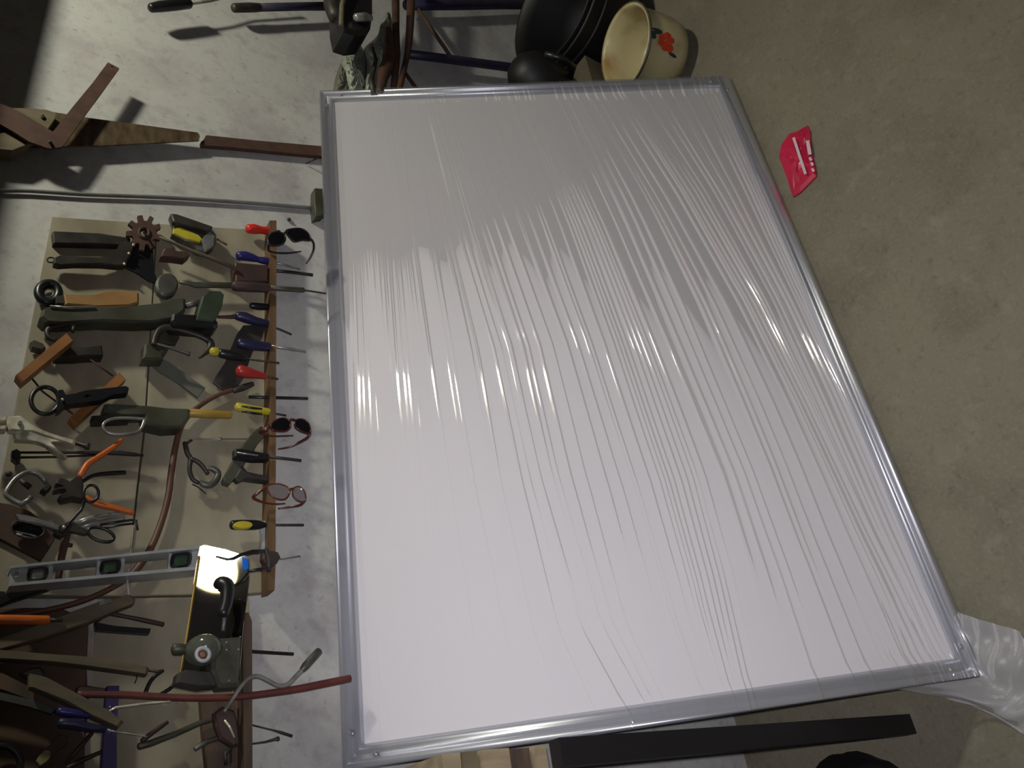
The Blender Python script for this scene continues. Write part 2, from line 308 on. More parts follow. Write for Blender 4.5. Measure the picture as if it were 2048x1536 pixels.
G().tube([(288, 465, 2.5, 0.012), (288, 465, 2.5, 0.045)]).make('pin', DARK, t)
t = thing('scraper', 'long-handled scraper with a flared black blade held by three rivets', 'scraper', W(200, 520, 0.013))
G().plate([(108, 515), (116, 511), (160, 514), (198, 517), (220, 510), (236, 497), (242, 484), (252, 480), (264, 483), (268, 492), (262, 510), (250, 530), (235, 531), (205, 528), (150, 527), (118, 529), (108, 526)], 0.022, 0.033, bev=0.002).make('handle', DARK, t)
G().plate([(262, 482), (306, 496), (309, 545), (318, 566), (300, 562), (275, 545), (248, 532), (254, 510)], 0.020, 0.024, bev=0.0005).make('blade', BLACK, t)
for x, y in ((267, 490), (258, 507), (249, 528)): G().tube([(x, y, 3.2, 0.033), (x, y, 2.4, 0.0355)]).make('rivet', CHROME, t)
G().tube([(125, 527), (160, 528), (228, 526)], 0.030, 1.3).make('wire', STEEL, t)
G().ring(102, 520, 8, 5, 0.028, 1.6).make('hanging_loop', DARK, t)
t = thing('round_head_tool', 'tool with a round grey-green disc head on a long brown rod reaching over the rail', 'tool', W(400, 568, 0.013))
G().disc(335, 567, 23, 23, 0.018, 0.030, bev=0.003).make('disc_head', GREYM, t)
G().tube([(358, 564, 4), (376, 566, 5), (390, 570, 7), (430, 570, 7), (470, 571, 7)], 0.030, flat=0.6).make('neck', GREYG, t)
G().tube([(468, 572, 10), (500, 574, 10), (536, 576, 9)], 0.045, rnd=True).make('handle', MAROON, t)
G().tube([(536, 575, 5), (575, 578, 5), (607, 580, 5)], 0.046).make('shank', GREYG, t)
G().tube([(607, 580, 2), (652, 587, 1.5)], 0.046).make('tip', DARK, t)
t = thing('tape_roll', 'roll of dark tape hanging at the top edge of the tool board', 'tape', W(97, 586, 0.013))
G().ring(97, 586, 20, 19, 0.024, 9, rot=0.1, flat=1.1).make('tape', BLACK, t)
G().ring(97, 586, 10, 9, 0.024, 2).make('core', GREYM, t)
t = thing('wooden_brush', 'tan wooden paddle-shaped brush handle beside the tape roll', 'brush', W(205, 597, 0.013))
G().plate([(126, 589), (180, 590), (192, 587), (204, 581), (240, 579), (270, 581), (279, 585), (279, 604), (262, 610), (190, 613), (130, 607)], 0.020, 0.036, bev=0.003).make('handle', WOODT, t)
G().plate([(112, 590), (130, 589), (132, 608), (112, 607)], 0.018, 0.034, bev=0.002).make('ferrule', DARK, t)
t = thing('pipe_wrench', 'big green-grey pipe wrench lying across the middle of the upper plank', 'wrench', W(260, 625, 0.013))
G().plate([(84, 618), (96, 612), (140, 613), (230, 610), (300, 608), (330, 605), (352, 597), (372, 596), (372, 618), (352, 634), (310, 642), (270, 643), (200, 640), (120, 644), (90, 642), (80, 632)], 0.022, 0.046, bev=0.004).make('handle', GREYG, t)
G().plate([(345, 627), (380, 627), (408, 628), (436, 641), (437, 650), (430, 655), (350, 648), (343, 640)], 0.028, 0.056, bev=0.003).make('lower_jaw', BLACK, t)
G().plate([(405, 590), (418, 579), (442, 580), (449, 587), (446, 606), (436, 632), (428, 644), (392, 640), (398, 615)], 0.030, 0.058, bev=0.003).make('hook_jaw', mat('dark_green_paint', (0.035, 0.05, 0.03), 0.45, scale=30), t)
G().tube([(372, 612, 6), (405, 603, 6)], 0.042).make('adjuster', GREYM, t)
G().tube([(100, 612), (140, 615), (190, 613)], 0.048, 2).make('highlight_edge', STEEL, t)  # bright bar modelled as the highlight along the wrench handle
one('bent_hook', 'thin dark rod bent into a hook at the left end under the pipe wrench', 'hook', DARK, lambda g: g.tube([(112, 680), (99, 676), (94, 666), (99, 656), (120, 651), (160, 646), (195, 642), (225, 638, 3)], 0.038, 5, sub=4))
t = thing('dark_hammer', 'dark steel hammer head behind the slanted wooden frame bar', 'hammer', W(150, 700, 0.013))
G().plate([(112, 692), (150, 691), (170, 694), (204, 690), (207, 710), (172, 711), (150, 713), (110, 713)], 0.016, 0.034, bev=0.002).make('head', DARK, t)
G().plate([(60, 684), (68, 679), (86, 686), (92, 695), (84, 699), (64, 694)], 0.018, 0.030, bev=0.001).make('claw', GREYG, t)
t = thing('bow_saw', 'small wooden bow saw with two orange-brown bars joined by wires', 'saw', W(140, 760, 0.013))
def bar(a, b, wpx):
    dx, dy = b[0]-a[0], b[1]-a[1]; L_ = math.hypot(dx, dy); nx, ny = -dy/L_*wpx/2, dx/L_*wpx/2
    return [(a[0]+nx, a[1]+ny), (b[0]+nx, b[1]+ny), (b[0]-nx, b[1]-ny), (a[0]-nx, a[1]-ny)]
G().plate(bar((38, 757), (141, 672), 20), 0.036, 0.052, bev=0.002).make('cheek', WOODO, t)
G().plate(bar((145, 843), (246, 751), 19), 0.022, 0.036, bev=0.002).make('cheek', WOODO, t)
G().tube([(179, 718, 1.6, 0.03), (226, 752, 1.6, 0.03)]).make('wire', RUST, t)
G().tube([(60, 752, 2, 0.034), (85, 783, 2, 0.03), (146, 828, 2, 0.026)]).make('wire', RUST, t)
G().tube([(145, 664, 3), (148, 653, 4)], 0.042).make('pin', DARK, t)
t = thing('strap_wrench', 'black ring filter wrench with a black handle below the bow saw bars', 'wrench', W(150, 795, 0.013))
G().ring(90, 801, 28, 27, 0.046, 4.5).make('ring', BLACK, t)
G().plate([(117, 780), (126, 779), (132, 790), (150, 787), (170, 781), (215, 776), (252, 772), (258, 776), (256, 785), (225, 789), (205, 799), (180, 803), (150, 806), (130, 810), (120, 820), (114, 822)], 0.040, 0.053, holes=[[(167, 792), (174, 789), (182, 790), (176, 794), (168, 795)]]).make('handle', BLACK, t)
G().tube([(125, 799, 3, 0.05), (125, 799, 2.5, 0.056)]).make('pivot', CHROME, t)

# --- lower plank
t = thing('tack_hammer', 'small hammer with dark brown head and thin slanted handle, below the sprocket', 'hammer', W(380, 500, 0.012))
G().plate([(322, 512), (328, 496), (348, 492), (352, 500), (376, 503), (380, 510), (370, 518), (345, 514), (335, 513)], 0.034, 0.048, bev=0.002).make('head', LEATH, t)
G().tube([(318, 474, 2.5), (345, 485, 3), (380, 500, 3.5), (430, 519, 4), (474, 538, 4)], 0.040).make('handle', WOODG, t)
t = thing('caulking_tube', 'small dark can-shaped dispenser with a yellow stripe, half over the board\'s right edge', 'dispenser', W(388, 465, 0.012))
G().plate([(342, 426), (352, 428), (400, 443), (426, 454), (434, 466), (435, 478), (429, 492), (412, 502), (395, 497), (375, 480), (346, 464), (350, 446)], 0.018, 0.034, bev=0.004).make('body', GREYM, t)
G().plate([(342, 426), (352, 427), (426, 453), (418, 463), (392, 455), (352, 445), (347, 441)], 0.034, 0.044, bev=0.002).make('top_cover', SHEATH, t)
G().plate([(347, 457), (360, 454), (398, 470), (405, 478), (400, 484), (375, 478), (346, 466)], 0.034, 0.038, bev=0.001).make('stripe', YEL, t)
G().plate([(404, 478), (418, 460), (430, 470), (428, 488), (412, 500)], 0.034, 0.040, bev=0.002).make('clear_end', CLEAR, t)
G().tube([(434, 478, 2.5), (454, 490, 2)], 0.026).make('nozzle', WOODG, t)
t = thing('c_clamp', 'dark iron G-clamp with screw, below the pipe wrench jaw', 'clamp', W(360, 680, 0.012))
G().tube([(308, 690, 6), (310, 678, 6), (318, 662, 7), (332, 655, 7.5), (351, 657, 7), (378, 664, 7), (404, 673, 7), (420, 683, 7.5), (421, 695, 7), (410, 706, 5), (398, 716, 2)], 0.042, sub=3, flat=0.8).make('frame', DARK, t)
G().tube([(306, 686, 3), (340, 695, 3), (372, 706, 3), (378, 708, 5)], 0.042, rnd=True).make('screw', GREYM, t)
G().plate([(290, 686), (330, 685), (338, 696), (326, 708), (327, 718), (285, 717), (288, 706)], 0.020, 0.040, bev=0.003).make('base_jaw', GREYG, t)
G().plate([(312, 662), (350, 660), (360, 674), (352, 688), (318, 684)], 0.014, 0.020, bev=0.001).make('backing_washer', GREYG, t)
one('grey_strip', 'flat dull grey strip slanting down from the G-clamp base', 'strip', mat('dull_strip', (0.13, 0.135, 0.105), 0.7, scale=20), lambda g: g.plate([(296, 721), (312, 712), (336, 722), (372, 747), (411, 776), (396, 795), (352, 762), (318, 742)], 0.013, 0.017, bev=0.0005))  # thin grey-green strip set close to the board
t = thing('pipe_cutter', 'grey-green clamping tool with two prongs, brass-yellow handle and loose steel loop', 'pipe cutter', W(310, 825, 0.013))
G().plate([(210, 806), (300, 809), (345, 815), (382, 817), (380, 835), (366, 853), (330, 855), (292, 846), (286, 828), (240, 828), (208, 820)], 0.020, 0.044, bev=0.004).make('body', GREYG, t)
G().plate([(184, 831), (240, 828), (262, 830), (260, 839), (186, 842)], 0.020, 0.036, bev=0.002).make('prong', DARK, t)
G().tube([(378, 826, 9), (420, 828, 8.5), (460, 830, 8)], 0.034, rnd=True).make('handle', YELB, t)
G().tube([(285, 838), (240, 836), (215, 841), (206, 851), (212, 863), (232, 869), (262, 867), (280, 860), (288, 842)], 0.050, 3, closed=True, sub=3).make('loop', STEEL, t)
# the long hose winds down behind the tools
one('brown_hose', 'long brown-red hose curving down the tool board behind the level', 'hose', HOSEB, lambda g: g.tube([(505, 767, 4), (468, 779, 4.5), (432, 792, 4.5), (392, 817, 5), (366, 846, 5.5), (352, 888, 6), (342, 948, 6.5), (337, 990, 6.5), (324, 1040, 6.5), (302, 1095, 7), (270, 1142, 7), (230, 1172, 6), (180, 1196, 6), (130, 1212, 6), (60, 1226, 6), (-40, 1236, 6)], 0.021, sub=4))
t = thing('locking_pliers', 'bright cream-chrome locking pliers hanging at the photo\'s left edge', 'pliers', W(90, 865, 0.013))
G().plate([(14, 831), (38, 829), (60, 845), (97, 864), (126, 874), (152, 881), (150, 889), (98, 873), (60, 861), (44, 860), (18, 857), (14, 845)], 0.040, 0.054, bev=0.003).make('upper_arm', CHROME, t)
G().plate([(-40, 838), (0, 833), (17, 831), (15, 840), (0, 842), (-40, 848)], 0.040, 0.052, bev=0.002).make('jaw', CHROME, t)
G().plate([(-40, 854), (-5, 852), (16, 851), (12, 858), (-5, 860), (-40, 864)], 0.040, 0.052, bev=0.002).make('jaw', CHROME, t)
G().tube([(150, 885, 4), (168, 891, 4), (172, 892, 7), (179, 893, 7)], 0.047).make('adjusting_screw', DARK, t)
G().plate([(26, 868), (60, 866), (86, 871), (103, 882), (118, 900), (135, 912), (130, 914), (108, 902), (92, 888), (70, 881), (30, 878)], 0.032, 0.042, bev=0.002).make('lower_arm', CHROME, t)
G().disc(40, 845, 5, 5, 0.054, 0.057).make('rivet', STEEL, t)
t = thing('tongs', 'long thin dark tongs lying level below the locking pliers', 'tongs', W(150, 910, 0.013))
G().plate([(24, 900), (34, 896), (42, 902), (42, 918), (34, 922), (24, 914)], 0.018, 0.030, bev=0.002).make('joint', DARK, t)
G().tube([(38, 905, 2.5), (150, 905, 2.8), (240, 906, 5), (268, 909, 4), (287, 911, 2)], 0.026).make('arm', DARK, t)
G().tube([(38, 915, 2.5), (110, 914, 2.3), (200, 910, 2)], 0.024).make('arm', DARK, t)
t = thing('end_nippers', 'nippers with orange grips and a dark head, left part of the tool board', 'nippers', W(150, 975, 0.013))
G().plate([(112, 965), (118, 953), (128, 956), (140, 961), (156, 950), (164, 952), (168, 968), (166, 985), (168, 998), (158, 997), (146, 995), (136, 998), (124, 1000), (118, 992), (134, 985), (126, 977), (109, 980), (109, 975), (126, 971)], 0.036, 0.050, bev=0.002).make('head', DARK, t)
G().tube([(160, 952, 5.5), (167, 940, 6), (177, 926, 6), (201, 911, 5.5), (225, 895, 5), (243, 880, 4)], 0.043, rnd=True, sub=3).make('grip', ORANGE, t)
G().tube([(170, 994, 5.5), (190, 1006, 6.5), (234, 1017, 6), (266, 1026, 5)], 0.043, rnd=True, sub=3).make('grip', ORANGE, t)
t = thing('dark_pliers', 'slim pliers with a dark grip behind the orange nippers', 'pliers', W(200, 955, 0.013))
G().tube([(152, 968, 4), (170, 960, 4), (186, 951, 4), (215, 947, 4.5), (250, 945, 4.5)], 0.030, rnd=True, sub=2).make('grip', BLACK, t)
G().tube([(160, 975, 4), (140, 977, 4), (126, 984, 3)], 0.030).make('jaw', GREYM, t)
t = thing('hose_clamp', 'silver C-shaped clamp with a dark foot at the photo\'s left edge', 'clamp', W(50, 975, 0.013))
G().tube([(62, 994, 5), (43, 1008, 5), (14, 993, 5), (12, 984, 5), (20, 970, 4.5), (30, 958, 4.5), (45, 948, 4.5), (60, 944, 4.5), (78, 950, 4.5), (92, 966, 4)], 0.036, sub=2, flat=1.3).make('frame', STEEL, t)
G().plate([(82, 978), (96, 963), (104, 972), (92, 985)], 0.028, 0.040, bev=0.002).make('foot', DARK, t)
G().tube([(40, 960, 5), (60, 975, 6)], 0.026).make('screw', MAROON, t)
G().tube([(16, 948, 6, 0.028), (18, 948, 6, 0.036)], rnd=True).make('knob', MAROON, t)
one('leather_patch', 'dark brown diamond-shaped leather piece behind the chrome pliers', 'leather', LEATH, lambda g: g.plate([(-30, 1000), (20, 1008), (60, 1022), (118, 1062), (100, 1095), (82, 1121), (50, 1104), (0, 1078), (-30, 1062)], 0.013, 0.019, bev=0.001))
t = thing('scissors', 'dark scissors with two open finger loops, hanging above the level', 'scissors', W(170, 1040, 0.013))
G().ring(182, 987, 15, 17, 0.056, 3, rot=0.2).make('finger_loop', BLACK, t)
G().tube([(168, 1003, 3), (162, 1020, 3), (142, 1042, 3.5), (128, 1056, 4)], 0.054).make('shank', BLACK, t)
G().ring(202, 1069, 27, 13, 0.054, 3.2, rot=0.3).make('finger_loop', BLACK, t)
G().plate([(120, 1050), (140, 1046), (176, 1058), (180, 1066), (170, 1068), (140, 1062), (122, 1062)], 0.048, 0.054, bev=0.001).make('shank', DARK, t)
G().plate([(29, 1027), (50, 1029), (76, 1036), (120, 1051), (118, 1060), (70, 1046), (38, 1039)], 0.046, 0.050, bev=0.001).make('blade', STEEL, t)
G().tube([(128, 1054, 4, 0.052), (128, 1054, 3, 0.058)]).make('pivot_screw', CHROME, t)
t = thing('chrome_pliers', 'shiny pliers with ribbed steel handles below the orange grip', 'pliers', W(200, 1045, 0.013))
G().tube([(146, 1048, 5), (180, 1036, 5), (215, 1030, 4), (250, 1026, 3)], 0.042, flat=0.7).make('handle', STEEL, t)
G().tube([(150, 1056, 5), (185, 1046, 5), (220, 1040, 4.5), (250, 1036, 3)], 0.038, flat=0.7).make('handle', STEEL, t)
G().plate([(108, 1064), (130, 1044), (150, 1042), (156, 1052), (140, 1062), (122, 1072)], 0.034, 0.046, bev=0.002).make('head', DARK, t)
G().tube([(112, 1063, 3), (90, 1052, 3), (64, 1046, 3)], 0.042).make('jaw', DARK, t)
one('allen_keys', 'bent black hex key hanging beside the chrome pliers', 'hex key', BLACK, lambda g: (g.tube([(200, 1050), (235, 1044), (262, 1040), (272, 1041), (275, 1060)], 0.032, 2.6), g.tube([(205, 1057), (240, 1050), (266, 1047)], 0.026, 2.4)))
t = thing('magnifier_ring', 'dark round disc with a thin chrome rim at the left edge above the level', 'disc', W(56, 1058, 0.019))
G().ring(56, 1058, 33, 18, 0.034, 1.8, rot=0.15).make('rim', DARK, t)
G().disc(56, 1058, 31, 16, 0.026, 0.032, rot=0.15).make('disc', LENS, t)
G().tube([(34, 1068), (44, 1070)], 0.037, 2, rnd=True).make('clip', CHROME, t)
t = thing('dark_punch', 'dark tapered steel punch pointing down behind the level', 'punch', W(128, 1110, 0.013))
G().tube([(133, 1066, 8), (129, 1085, 8), (124, 1110, 7), (116, 1160, 6)], 0.026, rnd=True).make('shaft', LEATH, t)
G().tube([(133, 1090, 5), (145, 1091, 4)], 0.026).make('lug', LEATH, t)

# --- spirit level
lv = thing('spirit_level', 'aluminium spirit level with three vials hanging over the tool board', 'level', W(200, 1140, 0.013))
def lerp(a, b, t_): return (a[0]+(b[0]-a[0])*t_, a[1]+(b[1]-a[1])*t_)
TA, TB = (21, 1133), (404, 1093); BA, BB = (18, 1170), (400, 1136)     # top and lower edge lines of the web
def wq(s0, s1, q0, q1, n=0):
    f = lambda s_, q_: lerp(lerp(TA, TB, s_), lerp(BA, BB, s_), q_)
    return [f(s0, q0), f(s1, q0), f(s1, q1), f(s0, q1)]
def wr(sc, ssz, q0, q1, n=14):
    f = lambda s_, q_: lerp(lerp(TA, TB, s_), lerp(BA, BB, s_), q_)
    return [f(sc+ssz*math.copysign(abs(math.cos(a))**0.6, math.cos(a)), (q0+q1)/2+(q1-q0)/2*math.copysign(abs(math.sin(a))**0.6, math.sin(a))) for a in [2*math.pi*i/n for i in range(n)]]
VS = (0.147, 0.527, 0.897)
holes = [wr(s_, 0.057, 0.1, 0.92) for s_ in VS] + [wq(0.225, 0.455, 0.12, 0.9), wq(0.60, 0.83, 0.12, 0.9), wr(0.035, 0.012, 0.3, 0.6)]
G().plate(wq(0, 1, 0.0, 1.0), 0.043, 0.048, holes=holes).make('web', ALUW, lv)
G().plate(wq(0, 1, -0.04, 0.09), 0.032, 0.058, bev=0.001).make('top_flange', ALUW, lv)
G().plate(wq(0, 1, 0.90, 1.06), 0.032, 0.058, bev=0.001).make('bottom_flange', ALUW, lv)
for k, s_ in enumerate(VS):
    v_ = G().plate(wr(s_, 0.055, 0.1, 0.92), 0.036, 0.052, bev=0.003).make('vial_housing', BLACK if k else DARK, lv)
    G().plate(wr(s_, 0.036, 0.26, 0.76), 0.052, 0.055, bev=0.002).make('vial', GLASS if k else CLEAR, v_)
# --- tools left of / under the level
t = thing('crowbar', 'black bar entering from the left edge below the level', 'bar', W(50, 1190, 0.013))
G().plate([(-60, 1208), (0, 1189), (60, 1174), (104, 1166), (108, 1171), (100, 1177), (60, 1189), (20, 1202), (-60, 1235)], 0.024, 0.036, bev=0.003).make('bar', BLACK, t)
t = thing('orange_handled_tool', 'tool with a fat orange grip at the left edge of the photo', 'tool', W(40, 1240, 0.018))
G().tube([(-60, 1238, 10), (0, 1239, 10), (60, 1240, 10), (96, 1240, 9)], 0.044, rnd=True).make('grip', ORANGE, t)
G().tube([(96, 1240, 4), (125, 1240, 4)], 0.044).make('shank', DARK, t)
t = thing('long_wooden_tool', 'long greyed wooden bar slanting up right, with a modelled sleeve near its end', 'tool', W(140, 1250, 0.018))
G().plate([(-60, 1296), (0, 1276), (100, 1238), (196, 1203), (262, 1189), (272, 1196), (270, 1206), (230, 1222), (174, 1246), (90, 1274), (0, 1298), (-60, 1318)], 0.026, 0.040, bev=0.003).make('bar', WOODG, t)
G().plate([(196, 1202), (222, 1196), (226, 1204), (200, 1211)], 0.040, 0.043, bev=0.001).make('glint', STEEL, t)  # pale plate standing in for a highlight on the bar
G().tube([(258, 1190), (256, 1175), (255, 1160)], 0.042, 1.8).make('hanging_cord', WHITEP, t)
t = thing('pincers', 'dark pincers with two open arms below the long wooden bar', 'pincers', W(240, 1240, 0.013))
G().plate([(190, 1244), (230, 1251), (302, 1257), (299, 1267), (230, 1262), (192, 1259)], 0.018, 0.028, bev=0.001).make('arm', BLACK, t)
G().tube([(190, 1240, 7), (214, 1226, 5), (250, 1233, 4), (290, 1241, 5), (326, 1249, 5)], 0.024, rnd=True).make('arm', MAROON, t)
t = thing('chisel_handle', 'long greyed wooden handle with a wire hook at its end, lower left', 'tool', W(200, 1330, 0.013))
G().plate([(-60, 1296), (0, 1299), (96, 1306), (180, 1312), (278, 1328), (299, 1334), (296, 1348), (262, 1343), (173, 1331), (96, 1322), (0, 1316), (-60, 1316)], 0.024, 0.040, bev=0.003).make('handle', WOODG, t)
G().tube([(297, 1340, 3), (314, 1343, 3), (327, 1341, 3)], 0.032).make('pin', MAROON, t)
G().tube([(274, 1347, 1.3), (273, 1358, 1.2), (269, 1367, 1.2)], 0.032).make('wire', DARK, t)
one('curved_hook', 'black curved hook below the end of the long greyed handle', 'hook', BLACK, lambda g: g.tube([(327, 1341, 3), (310, 1352, 4), (298, 1368, 4), (290, 1388, 4.5)], 0.026, sub=3))
one('curved_pick', 'short black curved pick left of the trowel\'s lower end', 'pick', BLACK, lambda g: g.tube([(352, 1364, 3.5), (340, 1377, 4), (322, 1388, 3.5), (300, 1398, 3)], 0.022, sub=3))
one('red_hose', 'thin red hose running down the wall to behind the whiteboard', 'hose', HOSE, lambda g: g.tube([(155, 1388, 6), (200, 1389, 6.5), (260, 1390, 7), (330, 1394, 7), (400, 1396, 7), (480, 1393, 7), (540, 1386, 7), (600, 1377, 7.5), (650, 1367, 7.5), (700, 1357, 7.5)], 0.050, sub=4))
# --- purple holder and screwdrivers lower left
t = thing('purple_holder', 'purple-blue strip holder standing on end at the bottom left', 'holder', W(222, 1460, 0.018))
G().plate([(215, 1371), (239, 1371), (236, 1420), (234, 1452), (234, 1600), (202, 1600), (205, 1500), (208, 1450)], 0.018, 0.030, bev=0.001).make('strip', VIOLET, t)
for y in (1414, 1463): G().tube([(220, y, 2.5, 0.030), (220, y, 2.2, 0.032)]).make('screw', STEEL, t)
for k, (pts, sh, lb) in enumerate((([(118, 1422, 8), (130, 1424, 9), (160, 1428, 8), (175, 1432, 5), (215, 1424, 4)], [(231, 1415, 2.4), (300, 1406, 2.4), (340, 1403, 2.2)], 'upper blue screwdriver in the purple holder, with a long bright shaft'),
                      ([(120, 1446, 10), (150, 1448, 11), (176, 1455, 9), (210, 1458, 7)], [(231, 1463, 1.2), (262, 1468, 1.2), (293, 1473, 1.4)], 'lower fat dark-blue screwdriver in the purple holder, with a thin shaft'))):
    t = thing('screwdriver', lb, 'screwdriver', W(170, pts[0][1], 0.018), None)
    G().tube(pts, 0.052, rnd=True, sub=2).make('handle', BLUE if k == 0 else NAVY, t)
    G().tube([(pts[-1][0], pts[-1][1], 2)]+sh, 0.052).make('shaft', CHROME, t)
t = thing('wooden_batten', 'brown wooden batten crossing in front of the purple holder', 'batten', W(165, 1405, 0.018))
G().plate([(60, 1345), (90, 1352), (160, 1388), (220, 1420), (248, 1442), (238, 1454), (190, 1434), (130, 1402), (60, 1372)], 0.040, 0.056, bev=0.003).make('bar', WOODG, t)
t = thing('broad_batten', 'broad dark wooden batten reaching in from the left edge behind the brown batten', 'batten', W(60, 1360, 0.018))
G().plate([(-60, 1336), (0, 1342), (60, 1372), (130, 1404), (150, 1424), (120, 1424), (60, 1402), (0, 1378), (-60, 1366)], 0.020, 0.034, bev=0.003).make('bar', RAIL2, t)
one('grey_chisel', 'long grey steel chisel slanting over the dark corner board at the left edge', 'chisel', GREYM, lambda g: g.plate([(-60, 1372), (0, 1384), (70, 1400), (110, 1420), (104, 1428), (60, 1414), (0, 1400), (-60, 1392)], 0.036, 0.042, bev=0.001))
one('copper_strip', 'thin reddish-brown strip on the dark corner board above the yellowish scrap', 'strip', RUST, lambda g: g.plate([(90, 1500), (120, 1468), (136, 1472), (132, 1490), (100, 1516)], 0.018, 0.022, bev=0.001))
one('wooden_stub', 'short dark wooden peg between the purple strip and the long greyed handle', 'peg', LEATH, lambda g: g.plate([(156, 1372), (172, 1370), (214, 1376), (214, 1386), (170, 1386), (154, 1384)], 0.018, 0.030, bev=0.002))
one('steel_handle_end', 'dull grey shield-shaped metal piece on the dark corner board', 'metal piece', GREYM, lambda g: g.plate([(40, 1345), (60, 1334), (82, 1332), (92, 1345), (90, 1366), (82, 1368), (62, 1358), (45, 1350)], 0.018, 0.028, bev=0.003))
one('dry_leaf', 'small yellowish leaf-shaped scrap at the photo\'s bottom left', 'scrap', mat('yellowish', (0.27, 0.25, 0.10), 0.7, scale=60), lambda g: g.plate([(72, 1522), (80, 1508), (92, 1498), (102, 1500), (103, 1512), (94, 1524), (80, 1532)], 0.018, 0.022, bev=0.001))
one('black_ring', 'black rubber ring in the bottom left corner', 'ring', BLACK, lambda g: g.ring(5, 1528, 36, 36, 0.028, 7))
one('dark_spanner', 'thin dark tool slanting behind the purple strip at the bottom left', 'spanner', DARK, lambda g: g.tube([(135, 1536, 5), (165, 1520, 5), (200, 1505, 4), (212, 1500, 4)], 0.014 + 0.012, rnd=True))
one('thin_rod', 'thin reddish rod with bright nicks on the corner board', 'rod', MAROON, lambda g: g.tube([(130, 1528, 3), (160, 1494, 5), (185, 1465, 4)], 0.026))
t = thing('steel_tongs', 'green-grey steel tongs slanting up from the lower left board', 'tongs', W(345, 1465, 0.012))
G().tube([(278, 1493, 7), (300, 1487, 7), (350, 1468, 6), (400, 1446, 5.5), (432, 1437, 5)], 0.030, rnd=True).make('arm', GREYG, t)
G().tube([(284, 1482, 5), (306, 1464, 5), (335, 1444, 3.5)], 0.030, rnd=True).make('arm', MAROON, t)
t = thing('crank_brace', 'shiny S-bent crank handle with a grey socket end, over the lower rack', 'crank', W(540, 1370, 0))
G().tube([(638, 1302, 7.5), (625, 1316, 8), (610, 1333, 8), (604, 1340, 6)], 0.060, rnd=True).make('socket', GREYM, t)
G().tube([(606, 1338, 5), (592, 1352, 4.5), (576, 1368, 4.5), (556, 1371, 4.5), (536, 1361, 4.5), (515, 1352, 4.5), (497, 1357, 4), (482, 1373, 4), (466, 1397, 3.5), (448, 1424, 3.5)], 0.060, sub=4).make('shaft', STEEL, t)
t = thing('trimming_knife', 'dark pruning knife with a bright curved edge hanging on the lower rack', 'knife', W(455, 1450, 0.024))
G().plate([(428, 1425), (446, 1412), (470, 1420), (478, 1450), (480, 1490), (468, 1494), (442, 1478), (432, 1452)], 0.036, 0.046, bev=0.003).make('body', MAROON, t)
G().tube([(449, 1440, 2.2), (459, 1453, 2.5), (469, 1475, 2)], 0.049).make('edge', CHROME, t)
G().tube([(462, 1496, 4), (450, 1508, 4), (452, 1530, 4)], 0.042).make('tail', DARK, t)
G().tube([(390, 1498, 5), (412, 1484, 5), (436, 1476, 5)], 0.034, rnd=True).make('spike', GREYM, t)
one('awl', 'thin awl with a dark tip sticking out of the lower rack, upper one', 'awl', DARK, lambda g: g.tube([(500, 1449, 1.6), (545, 1460, 1.6), (562, 1465, 3), (584, 1472, 3)], 0.032))
one('rivet_pin', 'thin pin with a round dark head sticking out of the lower rack', 'pin', DARK, lambda g: g.tube([(500, 1488, 1.6), (530, 1484, 2), (552, 1478, 3), (554, 1478, 4.5), (558, 1477, 4)], 0.032))
one('black_shaft', 'straight black shaft sticking out of the rack beside the trowel', 'shaft', BLACK, lambda g: g.tube([(480, 1302, 3.5), (505, 1303, 3.5), (550, 1306, 3.5), (586, 1308, 3.5)], 0.030, rnd=True))

# --- plastering trowel and the round fitting in front
t = thing('plastering_trowel', 'rectangular polished steel plastering trowel, its top catching bright light', 'trowel', W(425, 1230, 0.02))
TP = [(400, 1093), (408, 1090), (450, 1099), (494, 1113), (499, 1118), (498, 1156), (487, 1242), (478, 1360), (470, 1368), (360, 1364), (355, 1358), (371, 1274), (388, 1160), (396, 1112)]
# the trowel leans outward so that its face looks up toward the ceiling lamp
TP0 = W(447, 1092, 0.085); TN = ((CAM-TP0).normalized()+(LAMP-TP0).normalized()).normalized()
def tpl(px, py, off=0.0):
    d = ray(px, py); return CAM + d*(((TP0+TN*off-CAM).dot(TN))/d.dot(TN))
def th_(px, py, off=0.0): return -tpl(px, py, off).y
g = G(); front = [tpl(x, y) for x, y in TP]; n = len(front); tri = tessellate_polygon([front])
g.add(front+[p-TN*0.0016 for p in front], [tuple(q) for q in tri]+[tuple(i_+n for i_ in q)[::-1] for q in tri]+[(i_, (i_+1) % n, (i_+1) % n+n, i_+n) for i_ in range(n)], False).make('blade', TROWEL, t)
def ttube(pts, off, **k): return G().tube([(x, y, r_, th_(x, y, off)) for x, y, r_ in pts], **k)
ttube([(398, 1112, 2), (386, 1190, 2), (373, 1274, 2), (358, 1356, 2)], 0.001).make('blade_lip', YELB, t)
ttube([(452, 1180, 4), (450, 1230, 4), (446, 1262, 4)], 0.010).make('tang', GREYM, t)
ttube([(432, 1172, 8), (440, 1168, 15), (452, 1172, 16), (455, 1185, 14), (452, 1210, 12), (446, 1228, 11)], 0.024, rnd=True, sub=3).make('handle', BLACK, t)
